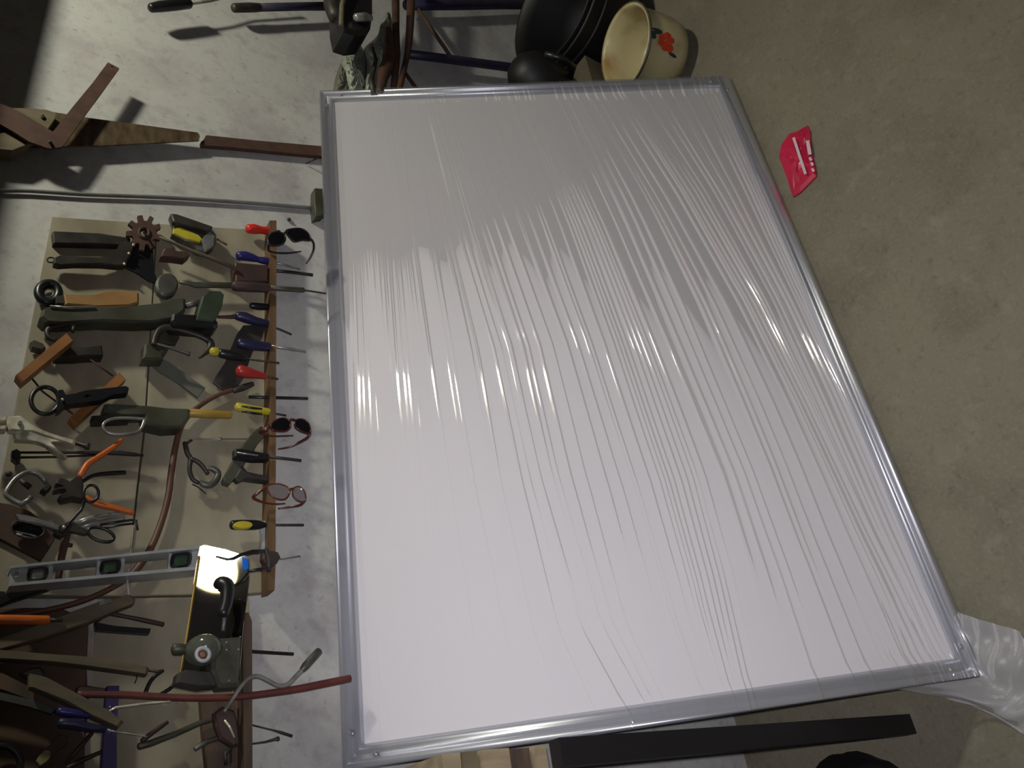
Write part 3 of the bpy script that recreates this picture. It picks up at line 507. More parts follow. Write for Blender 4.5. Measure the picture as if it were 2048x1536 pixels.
G().add([tpl(x, y, 0.0006) for x, y in ((484, 1114), (496, 1118), (497, 1135), (493, 1141), (486, 1138))]+[tpl(x, y, 0.0001) for x, y in ((484, 1114), (496, 1118), (497, 1135), (493, 1141), (486, 1138))], [(0, 1, 2, 3, 4), (9, 8, 7, 6, 5)]+[(i_, (i_+1) % 5, (i_+1) % 5+5, i_+5) for i_ in range(5)], False).make('blue_sticker', mat('bright_blue', (0.01, 0.12, 0.60), 0.7, scale=40, spec=0.05), t)
TH0 = th_(407, 1305, 0.012)
t = thing('round_gauge', 'grey rounded fitting with a white ring and orange centre, over the trowel\'s lower end', 'fitting', W(405, 1310, TH0))
G().blob(W(407, 1300, TH0+0.016), (mpp(W(407, 1300, .12))*30, 0.022, mpp(W(407, 1300, .12))*34), 0.03).make('dome', mat('smoky_green', (0.10, 0.11, 0.085), 0.15, scale=14), t)
G().ring(406, 1309, 13, 13, TH0+0.040, 4).make('white_ring', mat('pale_ring', (0.42, 0.43, 0.46), 0.5, scale=40), t)
G().disc(406, 1309, 6, 6, TH0+0.036, TH0+0.042).make('centre', mat('terracotta', (0.30, 0.11, 0.05), 0.6, scale=40), t)
G().tube([(378, 1300, 10), (362, 1298, 11), (348, 1298, 11)], TH0+0.012, rnd=True).make('spout', GREYG, t)
G().plate([(430, 1276), (484, 1272), (482, 1330), (478, 1372), (440, 1374), (424, 1340)], TH0+0.002, TH0+0.024, bev=0.004).make('body', GREYG, t)
G().plate([(356, 1346), (372, 1338), (430, 1342), (436, 1372), (400, 1376), (352, 1366)], TH0, TH0+0.016, bev=0.003).make('foot', SHEATH, t)
for x, y in ((453, 1285), (453, 1300), (477, 1299), (458, 1361)): G().tube([(x, y, 2.4, TH0+0.024), (x, y, 1.6, TH0+0.027)]).make('rivet', STEEL, t)

# ================================================================== RACK: screwdrivers and others through the rail
def driver(label, hp, hm, shaft=None, sm=DARK, h=0.028, tip=None, name='screwdriver', cat='screwdriver', extra=None):
    t = thing(name, label, cat, W(hp[-1][0], hp[-1][1], h))
    G().tube(hp, h, rnd=True, sub=2, n=12).make('handle', hm, t)
    if shaft: G().tube(shaft, h).make('shaft', sm, t)
    if tip: G().tube(tip[0], h, rnd=True).make('cap', tip[1], t)
    if extra: extra(t)
    return t
driver('red-handled screwdriver at the upper end of the rack rail', [(496, 458, 9), (508, 458, 10.5), (520, 460, 8), (530, 461, 8), (541, 462, 8)], RED, [(541, 462, 3), (560, 463, 2.5)])
driver('blue-handled screwdriver next below the red one in the rack', [(477, 512, 9), (490, 512, 10), (506, 516, 8), (516, 519, 6), (526, 521, 7.5), (540, 523, 7)], BLUE, [(541, 523, 2.2), (570, 530, 2.2), (600, 538, 2)], STEEL)
t = thing('wooden_block_tool', 'maroon-brown block handle with a black rod, hanging below the blue screwdriver', 'tool', W(505, 543, 0.012))
G().plate([(470, 524), (537, 530), (536, 562), (472, 562)], 0.014, 0.036, bev=0.002).make('block', MAROON, t)
G().tube([(536, 540, 3), (580, 544, 3.2), (625, 550, 3.5)], 0.030).make('rod', BLACK, t)
driver('short black handle in the rack above the dark-blue one', [(502, 611, 6), (515, 613, 7.5), (540, 614, 6)], BLACK, None)
driver('dark-blue handle slanting into the rack beside the pipe wrench', [(474, 632, 9), (490, 635, 11), (510, 642, 9), (538, 648, 7)], NAVY, [(540, 652, 2), (560, 659, 2), (583, 669, 2.2)], DARK)
G().tube([(436, 634, 3), (462, 634, 4), (470, 633, 5)], 0.030).make('steel_bit', RUST, label='rusty bit end between pipe wrench jaw and dark-blue handle', cat='bit')
driver('navy drill handle with a twist bit through the rack rail', [(478, 686, 10), (500, 690, 11), (538, 694, 9)], NAVY, [(541, 692, 3), (575, 697, 3), (611, 703, 2.4)], STEEL, h=0.034)
t = driver('black screwdriver with a round yellow end cap', [(440, 706, 9), (460, 710, 10), (476, 713, 9), (492, 716, 6)], BLACK, [(492, 717, 1.8), (540, 724, 1.8), (558, 726, 2)], h=0.048, tip=([(424, 703, 9), (434, 704, 9)], YEL))
driver('worn red handle in the rack below the black and yellow one', [(478, 741, 12), (490, 744, 12), (508, 748, 9), (532, 753, 5.5)], REDD, [(532, 753, 2), (556, 758, 2)], h=0.046)
t = thing('dark_trowel', 'large dark pointed trowel blade hanging behind the screwdriver handles', 'trowel', W(480, 715, 0.012))
G().plate([(427, 764), (432, 752), (452, 722), (465, 690), (474, 668), (487, 650), (532, 648), (525, 675), (505, 705), (487, 757), (478, 770), (460, 782), (443, 777)], 0.016, 0.020, bev=0.001).make('blade', SHEATH, t)
G().tube([(468, 782, 5), (486, 775, 7), (505, 768, 5)], 0.032, rnd=True).make('neck', DARK, t)
one('black_rod_bit', 'straight black rod sticking out of the rack above the second sunglasses', 'rod', BLACK, lambda g: g.tube([(498, 794, 3), (540, 795, 3.2), (580, 796, 3.2), (615, 797, 3.2)], 0.026))
def stripes(t): 
    for yy in (812, 822): G().tube([(484, yy, 2), (505, yy+4, 2.5), (524, yy+6, 2)], 0.040).make('stripe', BLACK, t)
driver('yellow screwdriver with black stripes above the second sunglasses', [(474, 813, 9), (486, 816, 9.5), (505, 819, 8.5), (524, 822, 8), (538, 824, 7)], YEL, [(538, 825, 2), (572, 831, 2)], h=0.032, extra=stripes)
t = thing('trimming_hammer', 'dark slanted hammer with two blades under the second sunglasses', 'hammer', W(495, 900, 0.012))
G().plate([(508, 862), (524, 850), (538, 862), (520, 882), (505, 905), (476, 950), (462, 966), (450, 962), (448, 955), (470, 915), (488, 885)], 0.022, 0.036, bev=0.003).make('handle', GREYG, t)
G().plate([(470, 897), (480, 896), (540, 908), (540, 918), (505, 918), (470, 912)], 0.036, 0.048, bev=0.002).make('head', BLACK, t)
G().tube([(474, 905), (516, 911)], 0.050, 1.6).make('bright_edge', STEEL, t)
G().plate([(478, 962), (470, 955), (484, 930), (494, 942), (540, 952), (538, 962), (490, 956)], 0.026, 0.038, bev=0.002).make('bracket', SHEATH, t)
G().tube([(540, 914, 3), (570, 917, 3), (602, 921, 3)], 0.040).make('spike', DARK, t)
one('thin_spring_rod', 'very thin steel rod with a small collar level above the hose clamp pliers', 'rod', STEEL, lambda g: g.tube([(375, 878, 1.3), (436, 878, 1.3), (438, 878, 3), (444, 878, 3), (446, 878, 1.3), (500, 878, 1.3)], 0.016))
t = thing('circlip_pliers', 'small black caliper-like pliers with a clip ring, middle of the lower plank', 'pliers', W(400, 925, 0.012))
G().tube([(368, 884, 3), (371, 892, 5), (375, 907, 5), (381, 918, 5), (379, 938, 4.5), (385, 958, 4.5), (398, 966, 4)], 0.026, sub=3).make('arm', DARK, t)
G().tube([(381, 918, 5), (391, 921, 4.5), (403, 930, 4.5), (416, 948, 4)], 0.028, sub=3).make('arm', DARK, t)
G().tube([(412, 938, 3), (424, 937, 6), (436, 946, 6.5), (432, 960, 7), (420, 970, 7), (406, 968, 6), (398, 962, 4)], 0.024, sub=3).make('clip', GREYM, t)
G().tube([(384, 968, 1.5), (396, 974, 1.5), (412, 988, 1)], 0.020).make('wire', DARK, t)
G().tube([(374, 886, 3), (384, 880, 2)], 0.026).make('tip', DARK, t)
t = driver('black screwdriver with a yellow oval panel, lowest on the rack rail', [(464, 1050, 9.5), (480, 1050, 10.5), (500, 1050, 10.5), (519, 1050, 9), (532, 1050, 4)], BLACK, [(532, 1050, 2.4), (570, 1050, 2.6), (607, 1050, 2.6)], DARK, h=0.028)
g = G(); g.disc(487, 1049, 19, 7.5, 0.034, 0.0405, bev=0.001); g.make('oval_panel', YEL, t)
t = thing('corner_bracket', 'white L-shaped metal bracket beside the lower end of the rail', 'bracket', W(526, 1070, 0.012))
G().plate([(519, 1042), (533, 1041), (533, 1060), (531, 1095), (527, 1106), (521, 1104), (525, 1075), (520, 1058)], 0.013, 0.024, bev=0.001).make('plate', mat('white_metal', (0.50, 0.52, 0.50), 0.4, 0.2, scale=30), t)
G().tube([(527, 1047, 1.8, 0.024), (527, 1047, 1.5, 0.026)]).make('screw', DARK, t)
t = thing('red_clamp_knob', 'dark red rounded knob gripping the lower end of the rail', 'knob', W(545, 1110, 0.03))
G().plate([(528, 1102), (545, 1099), (558, 1102), (563, 1112), (556, 1124), (548, 1130), (534, 1126), (527, 1116)], 0.036, 0.050, bev=0.004).make('knob', MAROON, t)
G().tube([(560, 1118, 1.6), (600, 1112, 1.4)], 0.040).make('tip', CABLE, t)
t = thing('needle_pliers', 'thin black needle-nose tool in front of the trowel\'s bright end', 'pliers', W(480, 1112, 0.09))
G().tube([(432, 1113, 2.5), (455, 1119, 3), (467, 1117, 3.5), (480, 1110, 3.5), (505, 1103, 4), (530, 1102, 4)], 0.120).make('arm', BLACK, t)
G().tube([(497, 1142, 3), (515, 1139, 3), (536, 1136, 4)], 0.120).make('arm', BLACK, t)
G().tube([(532, 1100, 5), (538, 1118, 6), (537, 1140, 5)], 0.100, rnd=True).make('joint', DARK, t)

# ================================================================== SUNGLASSES hung on the rail
def glasses(label, L1, L2, bridge, temples, lens, frame):
    t = thing('sunglasses', label, 'sunglasses', W(L1[0][0], L1[0][1], 0.06), 'sunglasses hung on the rack rail')
    for Lp in (L1, L2):
        q = smooth_path([(a, b, 0, 0) for a, b in Lp], 4, True); pts = [(a[0], a[1]) for a in q]
        G().plate(pts, 0.060, 0.063, bev=0.0008).make('lens', lens, t)
        G().tube([(a, b, 1.5) for a, b in pts], 0.0625, closed=True, n=8).make('rim', frame, t)
    G().tube(bridge, 0.063, 2.5, sub=3).make('bridge', frame, t)
    for tp in temples: G().tube(tp, 0.05, 2.5, sub=4).make('temple', frame, t)
    return t
glasses('black sunglasses with a long curved temple, highest on the rail', [(572, 462), (582, 458), (600, 457), (614, 464), (622, 480), (606, 480), (590, 483), (579, 474)], [(542, 467), (555, 464), (568, 468), (571, 478), (566, 487), (552, 491), (540, 489), (536, 478)],
        [(568, 467), (572, 464), (576, 463)], [[(621, 478, 3, 0.06), (627, 486, 2.5, 0.055), (627, 500, 2.2, 0.045), (620, 516, 2, 0.035), (612, 527, 1.4, 0.028)], [(538, 488, 3, 0.058), (537, 500, 2.5, 0.042), (548, 505, 2, 0.040), (575, 506, 2, 0.038), (602, 503, 1.4, 0.034)]], LENS, BLACK)
glasses('dark sunglasses with reddish frame, middle pair on the rail', [(542, 850), (552, 840), (566, 836), (578, 841), (581, 852), (574, 861), (560, 862), (546, 860)], [(591, 841), (602, 838), (614, 843), (620, 854), (620, 866), (610, 865), (598, 860), (590, 852)],
        [(578, 841), (584, 839), (592, 841)], [[(620, 864, 3, 0.06), (615, 875, 2.8, 0.055), (596, 886, 2.5, 0.045), (578, 894, 2, 0.038), (556, 898, 1.5, 0.034)], [(542, 850, 3, 0.06), (530, 860, 5, 0.055), (520, 864, 3.5, 0.048), (540, 872, 2, 0.042), (586, 871, 1.5, 0.034)]], LENS, FRAMER)
glasses('amber-framed glasses with pale grey lenses, lowest pair on the rail', [(536, 972), (550, 968), (566, 970), (579, 978), (576, 992), (566, 999), (550, 996), (538, 986)], [(588, 976), (598, 973), (607, 980), (611, 992), (609, 1003), (598, 1002), (588, 994), (585, 985)],
        [(578, 979), (582, 978), (588, 977)], [[(608, 1002, 3, 0.06), (600, 1010, 2.5, 0.052), (578, 1014, 2, 0.042), (556, 1017, 1.5, 0.036)], [(545, 968, 2.5, 0.06), (528, 976, 3, 0.056), (510, 990, 3, 0.05), (507, 996, 3, 0.045), (522, 1003, 2.5, 0.042), (545, 1008, 2, 0.040), (570, 1007, 1.5, 0.036)]], GREYLENS, FRAMEO)

# ================================================================== WHITEBOARD leaning on the wall
TH = 0.527582590932432; HB = 0.831156973651825; WB = 1.2
BO = Vector((0, -0.02, 0.01+HB*math.cos(TH)))                         # top left corner (seen from the room)
EX = Vector((1, 0, 0)); EV = Vector((0, -math.sin(TH), -math.cos(TH))); EN = Vector((0, -math.cos(TH), math.sin(TH)))
def B(u, v, h=0.0): return BO + EX*u + EV*v + EN*(h-0.018)            # h counted from the back; the frame's face is h=0.018
def puv(px, py):                                                     # photo pixel -> (u, v) on the board
    d = ray(px, py); t_ = ((BO-CAM).dot(EN))/d.dot(EN); P = CAM+d*t_-BO; return P.dot(EX), P.dot(EV)
wb = thing('whiteboard', 'large white board in an aluminium frame, leaning against the wall on the floor', 'whiteboard', B(0.6, HB, 0.0))
FWD = 0.027
g = G(); a = FWD-0.004
g.add([B(a, a, .004), B(WB-a, a, .004), B(WB-a, HB-a, .004), B(a, HB-a, .004), B(a, a, .010), B(WB-a, a, .010), B(WB-a, HB-a, .010), B(a, HB-a, .010)], [(3, 2, 1, 0), (4, 5, 6, 7), (0, 1, 5, 4), (1, 2, 6, 5), (2, 3, 7, 6), (3, 0, 4, 7)], False)
g.make('panel', WHITEB, wb)
PROF = [(0, 0), (0, .012), (.0010, .0155), (.003, .0175), (.006, .018), (.009, .0175), (.0115, .0155), (.0135, .0145), (.0155, .0150), (.018, .0165), (.0205, .0172), (.023, .0165), (.0255, .0135), (.027, .0105), (.027, 0)]
def frame_bar(side):
    g = G(); n = len(PROF); vs = []
    for e in (0, 1):
        for d, h in PROF:
            if side == 't': u, v = (d if e == 0 else WB-d), d
            if side == 'b': u, v = (d if e == 0 else WB-d), HB-d
            if side == 'l': u, v = d, (d if e == 0 else HB-d)
            if side == 'r': u, v = WB-d, (d if e == 0 else HB-d)
            vs.append(B(u, v, h))
    fs = [(i, (i+1) % n, (i+1) % n+n, i+n) for i in range(n)] + [tuple(range(n))[::-1], tuple(range(n, 2*n))]
    g.add(vs, fs, True); g.sm[-2:] = [False, False]
    return g.make('frame_bar', ALU, wb)
for s_ in 'tblr': frame_bar(s_)
for u, v in ((0.0135, 0.040), (0.040, 0.0135), (WB-0.0135, 0.040), (WB-0.040, 0.0135), (0.0135, HB-0.04), (0.04, HB-0.0135), (WB-0.0135, HB-0.04), (WB-0.04, HB-0.0135)):
    G().lathe(B(u, v, 0.0135), EN, [(0.0038, 0), (0.0040, 0.002), (0.003, 0.0035), (0.0015, 0.0042)], 12).make('screw', STEEL, wb)

# stretch film: a wrinkled clear sheet wrapped over the face; wrinkles fan out between guide lines
GUIDES = [[(684, 184), (700, 800), (722, 1500)],
          [(790, 176), (852, 700), (892, 1000), (930, 1250), (962, 1500)],
          [(862, 174), (950, 450), (1033, 690), (1090, 950), (1175, 1250), (1290, 1450)],
          [(1070, 166), (1195, 450), (1292, 700), (1385, 950), (1440, 1150), (1500, 1415)],
          [(1240, 160), (1390, 380), (1520, 600), (1620, 800), (1740, 1060), (1900, 1380)],
          [(1452, 155), (1600, 500), (1720, 780), (1960, 1352)]]
NU = 60; us = np.linspace(0.0, WB, NU+1)
GV = []
for gl_ in GUIDES:
    q = [puv(*p) for p in gl_]; q.sort(); GV.append(np.interp(us, [a[0] for a in q], [a[1] for a in q]))
GV = np.array([np.zeros(NU+1)] + GV[0:] ); GV[1] = np.maximum(GV[1], 0.02); GV = np.sort(GV, axis=0); GV = np.vstack([GV, np.full(NU+1, HB)]); GV = np.sort(GV, axis=0)
NV = 1200; ss = np.linspace(0, len(GV)-1, NV+1)
V = np.array([[np.interp(s_, range(len(GV)), GV[:, i]) for i in range(NU+1)] for s_ in ss])      # (NV+1, NU+1)
ridges = []
def fam(s0, s1, n, a0, a1, w0, w1, jit=0.25):
    for k in range(n): ridges.append((s0+(s1-s0)*(k+0.5+rng.uniform(-jit, jit))/n, rng.uniform(a0, a1), rng.uniform(w0, w1), rng.uniform(-0.2, 0.15), rng.uniform(0.85, 1.3)))
fam(1.02, 1.98, 15, 0.0009, 0.0014, 0.0018, 0.0026); fam(2.0, 3.0, 8, 0.0010, 0.0018, 0.0020, 0.0034, 0.5); fam(2.9, 3.0, 1, .0018, .0022, .0022, .0026)
fam(3.0, 3.75, 9, 0.0013, 0.0022, 0.002, 0.0028, 0.4); fam(3.75, 4.05, 8, 0.0014, 0.0022, 0.0018, 0.0026); fam(4.05, 5.0, 13, 0.0010, 0.0024, 0.0018, 0.0030, 0.5)
fam(4.9, 5.05, 3, 0.0016, 0.0024, 0.002, 0.0028); fam(5.05, 6.0, 14, 0.0010, 0.0024, 0.0018, 0.0030, 0.5)
uu = us[None, :]/WB
Hd = np.zeros_like(V)
for s0, am, wd, ta, tb_ in ridges:
    i0 = int(round(s0/(len(GV)-1)*NV)); c = V[i0, :][None, :] + 0.002*np.sin(uu*7+s0*9)
    if s0 > 2: am *= 1.35; wd *= 0.78
    env = np.clip((uu-ta)/0.15, 0, 1)*np.clip((tb_-uu)/0.15, 0, 1)*(0.75+0.25*np.sin(uu*11+s0*13))
    wloc_ = wd*(0.8+0.5*(1-uu))
    Hd += am*env*np.exp(-((V-c)/wloc_)**2)
Hd += 0.0012*np.sin(V*40+uu*6)**2
# crumpled corners
def crumple(uc, vc, rad, amp):
    r = np.hypot(us[None, :]-uc, V-vc); return amp*np.exp(-(r/rad)**4)*(np.sin(us[None, :]*610+V*330)*np.sin(V*540-us[None, :]*240+2*np.sin(V*130)))
Hd += crumple(0.07, 0.05, 0.075, 0.0014)+crumple(0.05, 0.78, 0.07, 0.0014)
e = np.minimum(np.minimum(V, HB-V), np.minimum(us[None, :], WB-us[None, :]))
base = np.where(e < 0.024, 0.0188, 0.0188-0.0070*np.clip((e-0.024)/0.014, 0, 1))
Hf = base+Hd*np.clip(e/0.02, 0.3, 1)
g = G(); vs = [B(us[j], V[i, j], Hf[i, j]) for i in range(NV+1) for j in range(NU+1)]; m_ = NU+1
fs = [(i*m_+j, i*m_+j+1, (i+1)*m_+j+1, (i+1)*m_+j) for i in range(NV) for j in range(NU)]
g.add(vs, fs); g.make('plastic_wrap', FILM, wb, label='clear wrinkled stretch film over the board')
# loose film flap trailing onto the floor at the lower left corner
g = G(); vs = []; n1, n2 = 40, 26
def edge_a(q): return B(0.085*(1-q/0.6), HB+0.0006, 0.016) if q < 0.6 else B(-0.0008, HB-0.12*(q-0.6)/0.4, 0.014)
FB = [(2040, 1262), (2075, 1330), (2085, 1420), (2060, 1480), (1998, 1432)]
for i in range(n1+1):
    s_ = i/n1
    for j in range(n2+1):
        q = j/n2; a_ = edge_a(q); k = min(3, int(q*4)); f = q*4-k
        b_ = FL(FB[k][0]+(FB[k+1][0]-FB[k][0])*f, FB[k][1]+(FB[k+1][1]-FB[k][1])*f, 0.006)
        P = a_.lerp(b_, s_)
        P.z = 0.004 + max(0.0, a_.z-0.004)*(1-s_)**2.2 + 0.010*math.sin(math.pi*s_)*(0.5+0.5*math.sin(q*17+s_*4)) + 0.004*math.sin(s_*11+q*9)**2
        vs.append(P)
g.add(vs, [(i*(n2+1)+j, i*(n2+1)+j+1, (i+1)*(n2+1)+j+1, (i+1)*(n2+1)+j) for i in range(n1) for j in range(n2)])
g.make('film_flap', FLAP, wb, label='loose cloudy end of the film lying on the floor')

# ================================================================== FLOOR: red packet
t = thing('red_packet', 'folded crimson plastic packet with white print on the floor beside the whiteboard', 'packet', FL(1600, 325, 0))
def fpoly(pts, z0, z1, dome=0.0):
    g = G(); c = (sum(p[0] for p in pts)/len(pts), sum(p[1] for p in pts)/len(pts)); rings_ = 6; vs = []; n = len(pts)
    for k in range(rings_):
        f = 1-k/(rings_-0.01)
        for p in pts: vs.append(FL(c[0]+(p[0]-c[0])*f, c[1]+(p[1]-c[1])*f, z1+dome*(1-f*f)*(0.7+0.3*math.sin(p[1]*0.2+k))))
    fs = [(k*n+i, k*n+(i+1) % n, (k+1)*n+(i+1) % n, (k+1)*n+i) for k in range(rings_-1) for i in range(n)]; fs.append(tuple((rings_-1)*n+i for i in range(n)))
    b = len(vs); vs += [Vector((v.x, v.y, z0)) for v in vs[:n]]; fs += [(i, (i+1) % n, b+(i+1) % n, b+i) for i in range(n)]; fs.append(tuple(range(b, b+n)))
    return g.add(vs, fs, False)
fpoly([(1579, 267), (1592, 264), (1614, 251), (1620, 262), (1622, 300), (1630, 335), (1632, 352), (1600, 385), (1586, 394), (1580, 375), (1568, 340), (1558, 315), (1562, 290)], 0.001, 0.004, 0.007).make('pouch', PINK, t)
def fstrip(a, b, wpx, z):
    q = bar(a, b, wpx); return G().add([FL(x, y, z) for x, y in q]+[FL(x, y, z-0.001) for x, y in q], [(0, 1, 2, 3), (7, 6, 5, 4), (0, 4, 5, 1), (1, 5, 6, 2), (2, 6, 7, 3), (3, 7, 4, 0)], False)
fstrip((1587, 275), (1611, 348), 5.5, 0.013).make('printed_stripe', WHITEP, t, label='long pale printed stripe')
fstrip((1615, 281), (1620, 309), 7, 0.0095).make('printed_band', WHITEP, t, label='short pale printed band')
for x, y in ((1621, 318), (1624, 328), (1626, 340)): fstrip((x-2, y-3), (x+2, y+3), 5, 0.009).make('printed_letter', WHITEP, t)
# ================================================================== enamel pot
pc = FL(1350, 122, 0.0); pax = (-IR*0.89 - FW*0.45).normalized(); PB = FL(1340, 114, 0.018)
t = thing('enamel_pot', 'cream enamel pot with a red flower, standing on the floor past the whiteboard', 'pot', Vector((PB.x, PB.y, 0)))
prof = [(0.001, 0), (0.060, 0), (0.072, 0.006), (0.080, 0.03), (0.084, 0.075), (0.086, 0.118), (0.091, 0.122), (0.089, 0.125), (0.083, 0.120), (0.080, 0.075), (0.075, 0.03), (0.066, 0.010), (0.001, 0.008)]
G().lathe(PB, pax, prof, 40).make('body', CREAM, t)
G().tubew([PB+pax*0.1225+(pax.orthogonal().normalized()*math.cos(a_)+pax.cross(pax.orthogonal().normalized())*math.sin(a_))*0.0915 for a_ in [2*math.pi*i/40 for i in range(40)]], 0.0022, 8, closed=True).make('rim', mat('dark_rim', (0.10, 0.08, 0.05), 0.5, scale=80), t)
def on_pot(px, py, lift=0.001):           # nearest point of the pot wall seen through a place in the frame
    d = ray(px, py).normalized(); o_ = CAM-PB; best = None
    for k in range(900):
        P = CAM+d*(1.2+k*0.001); r_ = P-PB; z_ = r_.dot(pax); rad = (r_-pax*z_).length
        rw = float(np.interp(z_, [0, 0.006, 0.03, 0.075, 0.118], [0.060, 0.072, 0.080, 0.084, 0.086]))
        if 0 <= z_ <= 0.12 and rad < rw+lift: return P
    return None
def decal(name, pts, m, lift=0.0012):
    P = [on_pot(x, y, lift) for x, y in pts]
    if any(p is None for p in P): return
    P.append(on_pot(sum(p[0] for p in pts)/len(pts), sum(p[1] for p in pts)/len(pts), lift) or sum(P, Vector())/len(P)); n = len(pts)
    G().add(P, [(i, (i+1) % n, n) for i in range(n)], False).make(name, m, t)
def petal(cx, cy, rx, ry, rot, n=10): return [(cx+rx*math.cos(a_)*math.cos(rot)-ry*math.sin(a_)*math.sin(rot), cy+rx*math.cos(a_)*math.sin(rot)+ry*math.sin(a_)*math.cos(rot)) for a_ in [2*math.pi*i/n for i in range(n)]]
decal('painted_leaf', petal(1312, 62, 14, 6, 0.25), LEAFD); decal('painted_leaf', petal(1306, 70, 9, 6, 1.0), LEAFD); decal('painted_leaf', petal(1345, 110, 10, 3.5, 0.6), LEAFD, 0.0014)
for k, (x, y) in enumerate(((1326, 74), (1335, 72), (1323, 84), (1334, 88), (1341, 82), (1330, 95), (1340, 97))): decal('painted_petal', petal(x, y, 8.5, 7, k*0.8), FLOWER, 0.0018+0.0002*k)
q_ = PB+pax*0.115; sd = (CAM-q_); sd = (sd-pax*sd.dot(pax)).normalized(); sv = pax.cross(sd)
G().tubew([q_+pax*0.006+(sv*math.cos(a_)*0.091)+sd*math.sin(a_)*0.093 for a_ in [math.pi*(0.03+0.94*i/24) for i in range(25)]], 0.0018, 8).make('bail_handle', DARK, t)
# ================================================================== black bucket, jug, tan box, sack
BC = Vector((1.60, -0.205, 0.0))
t = thing('black_bucket', 'big black rubber bucket with ribs, against the wall behind the enamel pot', 'bucket', BC)
G().lathe(BC, (0, 0, 1), [(0.001, 0), (0.125, 0), (0.131, 0.01), (0.138, 0.10), (0.146, 0.18), (0.150, 0.205), (0.154, 0.212), (0.148, 0.212), (0.141, 0.18), (0.132, 0.10), (0.118, 0.015), (0.001, 0.012)], 40).make('body', RUBBER, t)
for z_, r_ in ((0.195, 0.150), (0.160, 0.1445), (0.07, 0.1365)):
    G().tubew([BC+Vector((r_*math.cos(a_), r_*math.sin(a_), z_)) for a_ in [2*math.pi*i/40 for i in range(40)]], 0.0035, 8, closed=True, fn=Vector((0, 0, 1))).make('rib', mat('grey_rubber', (0.03, 0.03, 0.03), 0.6, scale=30), t)
t = thing('black_jug', 'round-topped black plastic jug behind the whiteboard\'s right edge', 'jug', W(1020, 125, 0.20))
JA = Vector((1.335, -0.135, 0.165))
G().lathe(JA, (0.0, -0.22, 1), [(0.001, 0), (0.050, 0), (0.056, 0.01), (0.058, 0.08), (0.057, 0.12), (0.050, 0.155), (0.034, 0.175), (0.020, 0.184), (0.001, 0.186)], 32).make('body', RUBBER, t)
G().tubew([JA+Vector((0, -0.062, 0.05)), JA+Vector((-0.01, -0.10, 0.07)), JA+Vector((-0.01, -0.105, 0.11)), JA+Vector((0, -0.09, 0.14))], 0.007, 10).make('grip', BLACK, t)
G().box((1.335, -0.135, 0.08), (0.20, 0.16, 0.16)).make('cardboard_box', TAN, label='tan cardboard box on the floor behind the whiteboard and under the black jug', cat='box')
SACKPOS = 1
# ================================================================== blue-legged stand with clutter
SZ = 0.635
t = thing('steel_stand', 'rusty-topped steel stand with dark blue legs and thin braces', 'stand', (1.25, -0.16, 0.0))
def YW(px, py, h): return W(px, py, h)
G().tube([(822, -40, 9), (822, 0, 8.5), (820, 50, 8), (817, 90, 7), (812, 120, 6), (803, 160, 6), (795, 190, 6)], 0.075, sub=2).make('front_rail', LEATH, t)
G().tube([(790, -40, 8), (791, 0, 8), (792, 60, 7), (794, 110, 7), (786, 190, 7)], 0.045).make('back_rail', LEATH, t)
G().tube([(812, 10, 10), (900, 10, 10), (1000, 8, 10), (1060, 8, 10), (1140, 6, 10)], 0.03).make('leg', BLUEP, t)
G().tube([(815, 108, 9), (880, 116, 9), (970, 128, 9), (1060, 140, 9), (1140, 151, 9)], 0.03).make('leg', BLUEP, t)
G().tube([(836, 18, 4), (870, 68, 4), (902, 114, 4)], 0.03).make('brace', RUST, t)
G().tube([(806, 140, 4), (835, 180, 4), (860, 215, 4)], 0.03).make('brace', RUST, t)
t = thing('bench_vise', 'black vise-like machine clamped at the top of the blue-legged stand', 'vise', W(712, 30, 0.12))
G().plate([(680, -40), (745, -40), (748, 20), (744, 52), (735, 64), (712, 66), (690, 58), (684, 30)], 0.068, 0.125, bev=0.008).make('body', BLACK, t)
G().tube([(662, -20, 16), (664, 10, 17), (672, 34, 16)], 0.095, rnd=True).make('wheel', DARK, t)
G().tube([(712, 35, 8), (730, 34, 9), (742, 36, 6)], 0.135, rnd=True).make('chrome_nut', STEEL, t)
G().tube([(700, -30, 6), (684, 10, 5), (682, 50, 5)], 0.13).make('lever', WOODG, t)
g = G()
t = thing('plastic_bag', 'crumpled cloudy plastic bag hanging above the whiteboard\'s top right corner', 'bag', W(745, 120, 0.1))
def bag(pts, h0, h1, name, m):
    q = smooth_path([(a_, b_, 0, 0) for a_, b_ in pts], 4, True); c = (sum(p[0] for p in q)/len(q), sum(p[1] for p in q)/len(q)); vs = []; n = len(q); K = 8
    for k in range(K):
        f = 1-k/(K-0.01)
        for i, p in enumerate(q): vs.append(W(c[0]+(p[0]-c[0])*f, c[1]+(p[1]-c[1])*f, h0+(h1-h0)*math.sqrt(max(0, 1-f*f))*(0.75+0.25*math.sin(i*1.9+k*1.3))))
    fs = [(k*n+i, k*n+(i+1) % n, (k+1)*n+(i+1) % n, (k+1)*n+i) for k in range(K-1) for i in range(n)]; fs.append(tuple((K-1)*n+i for i in range(n)))
    fs.append(tuple(range(n))[::-1]); G().add(vs, fs).make(name, m, t)
bag([(762, 45), (778, 24), (786, 60), (780, 110), (768, 150), (745, 190), (728, 190), (732, 130), (728, 98), (754, 72)], 0.03, 0.065, 'front_fold', BAGM)
bag([(700, 95), (722, 92), (732, 120), (734, 160), (728, 195), (700, 195), (690, 150), (682, 120)], 0.015, 0.05, 'side_fold', BAGM)
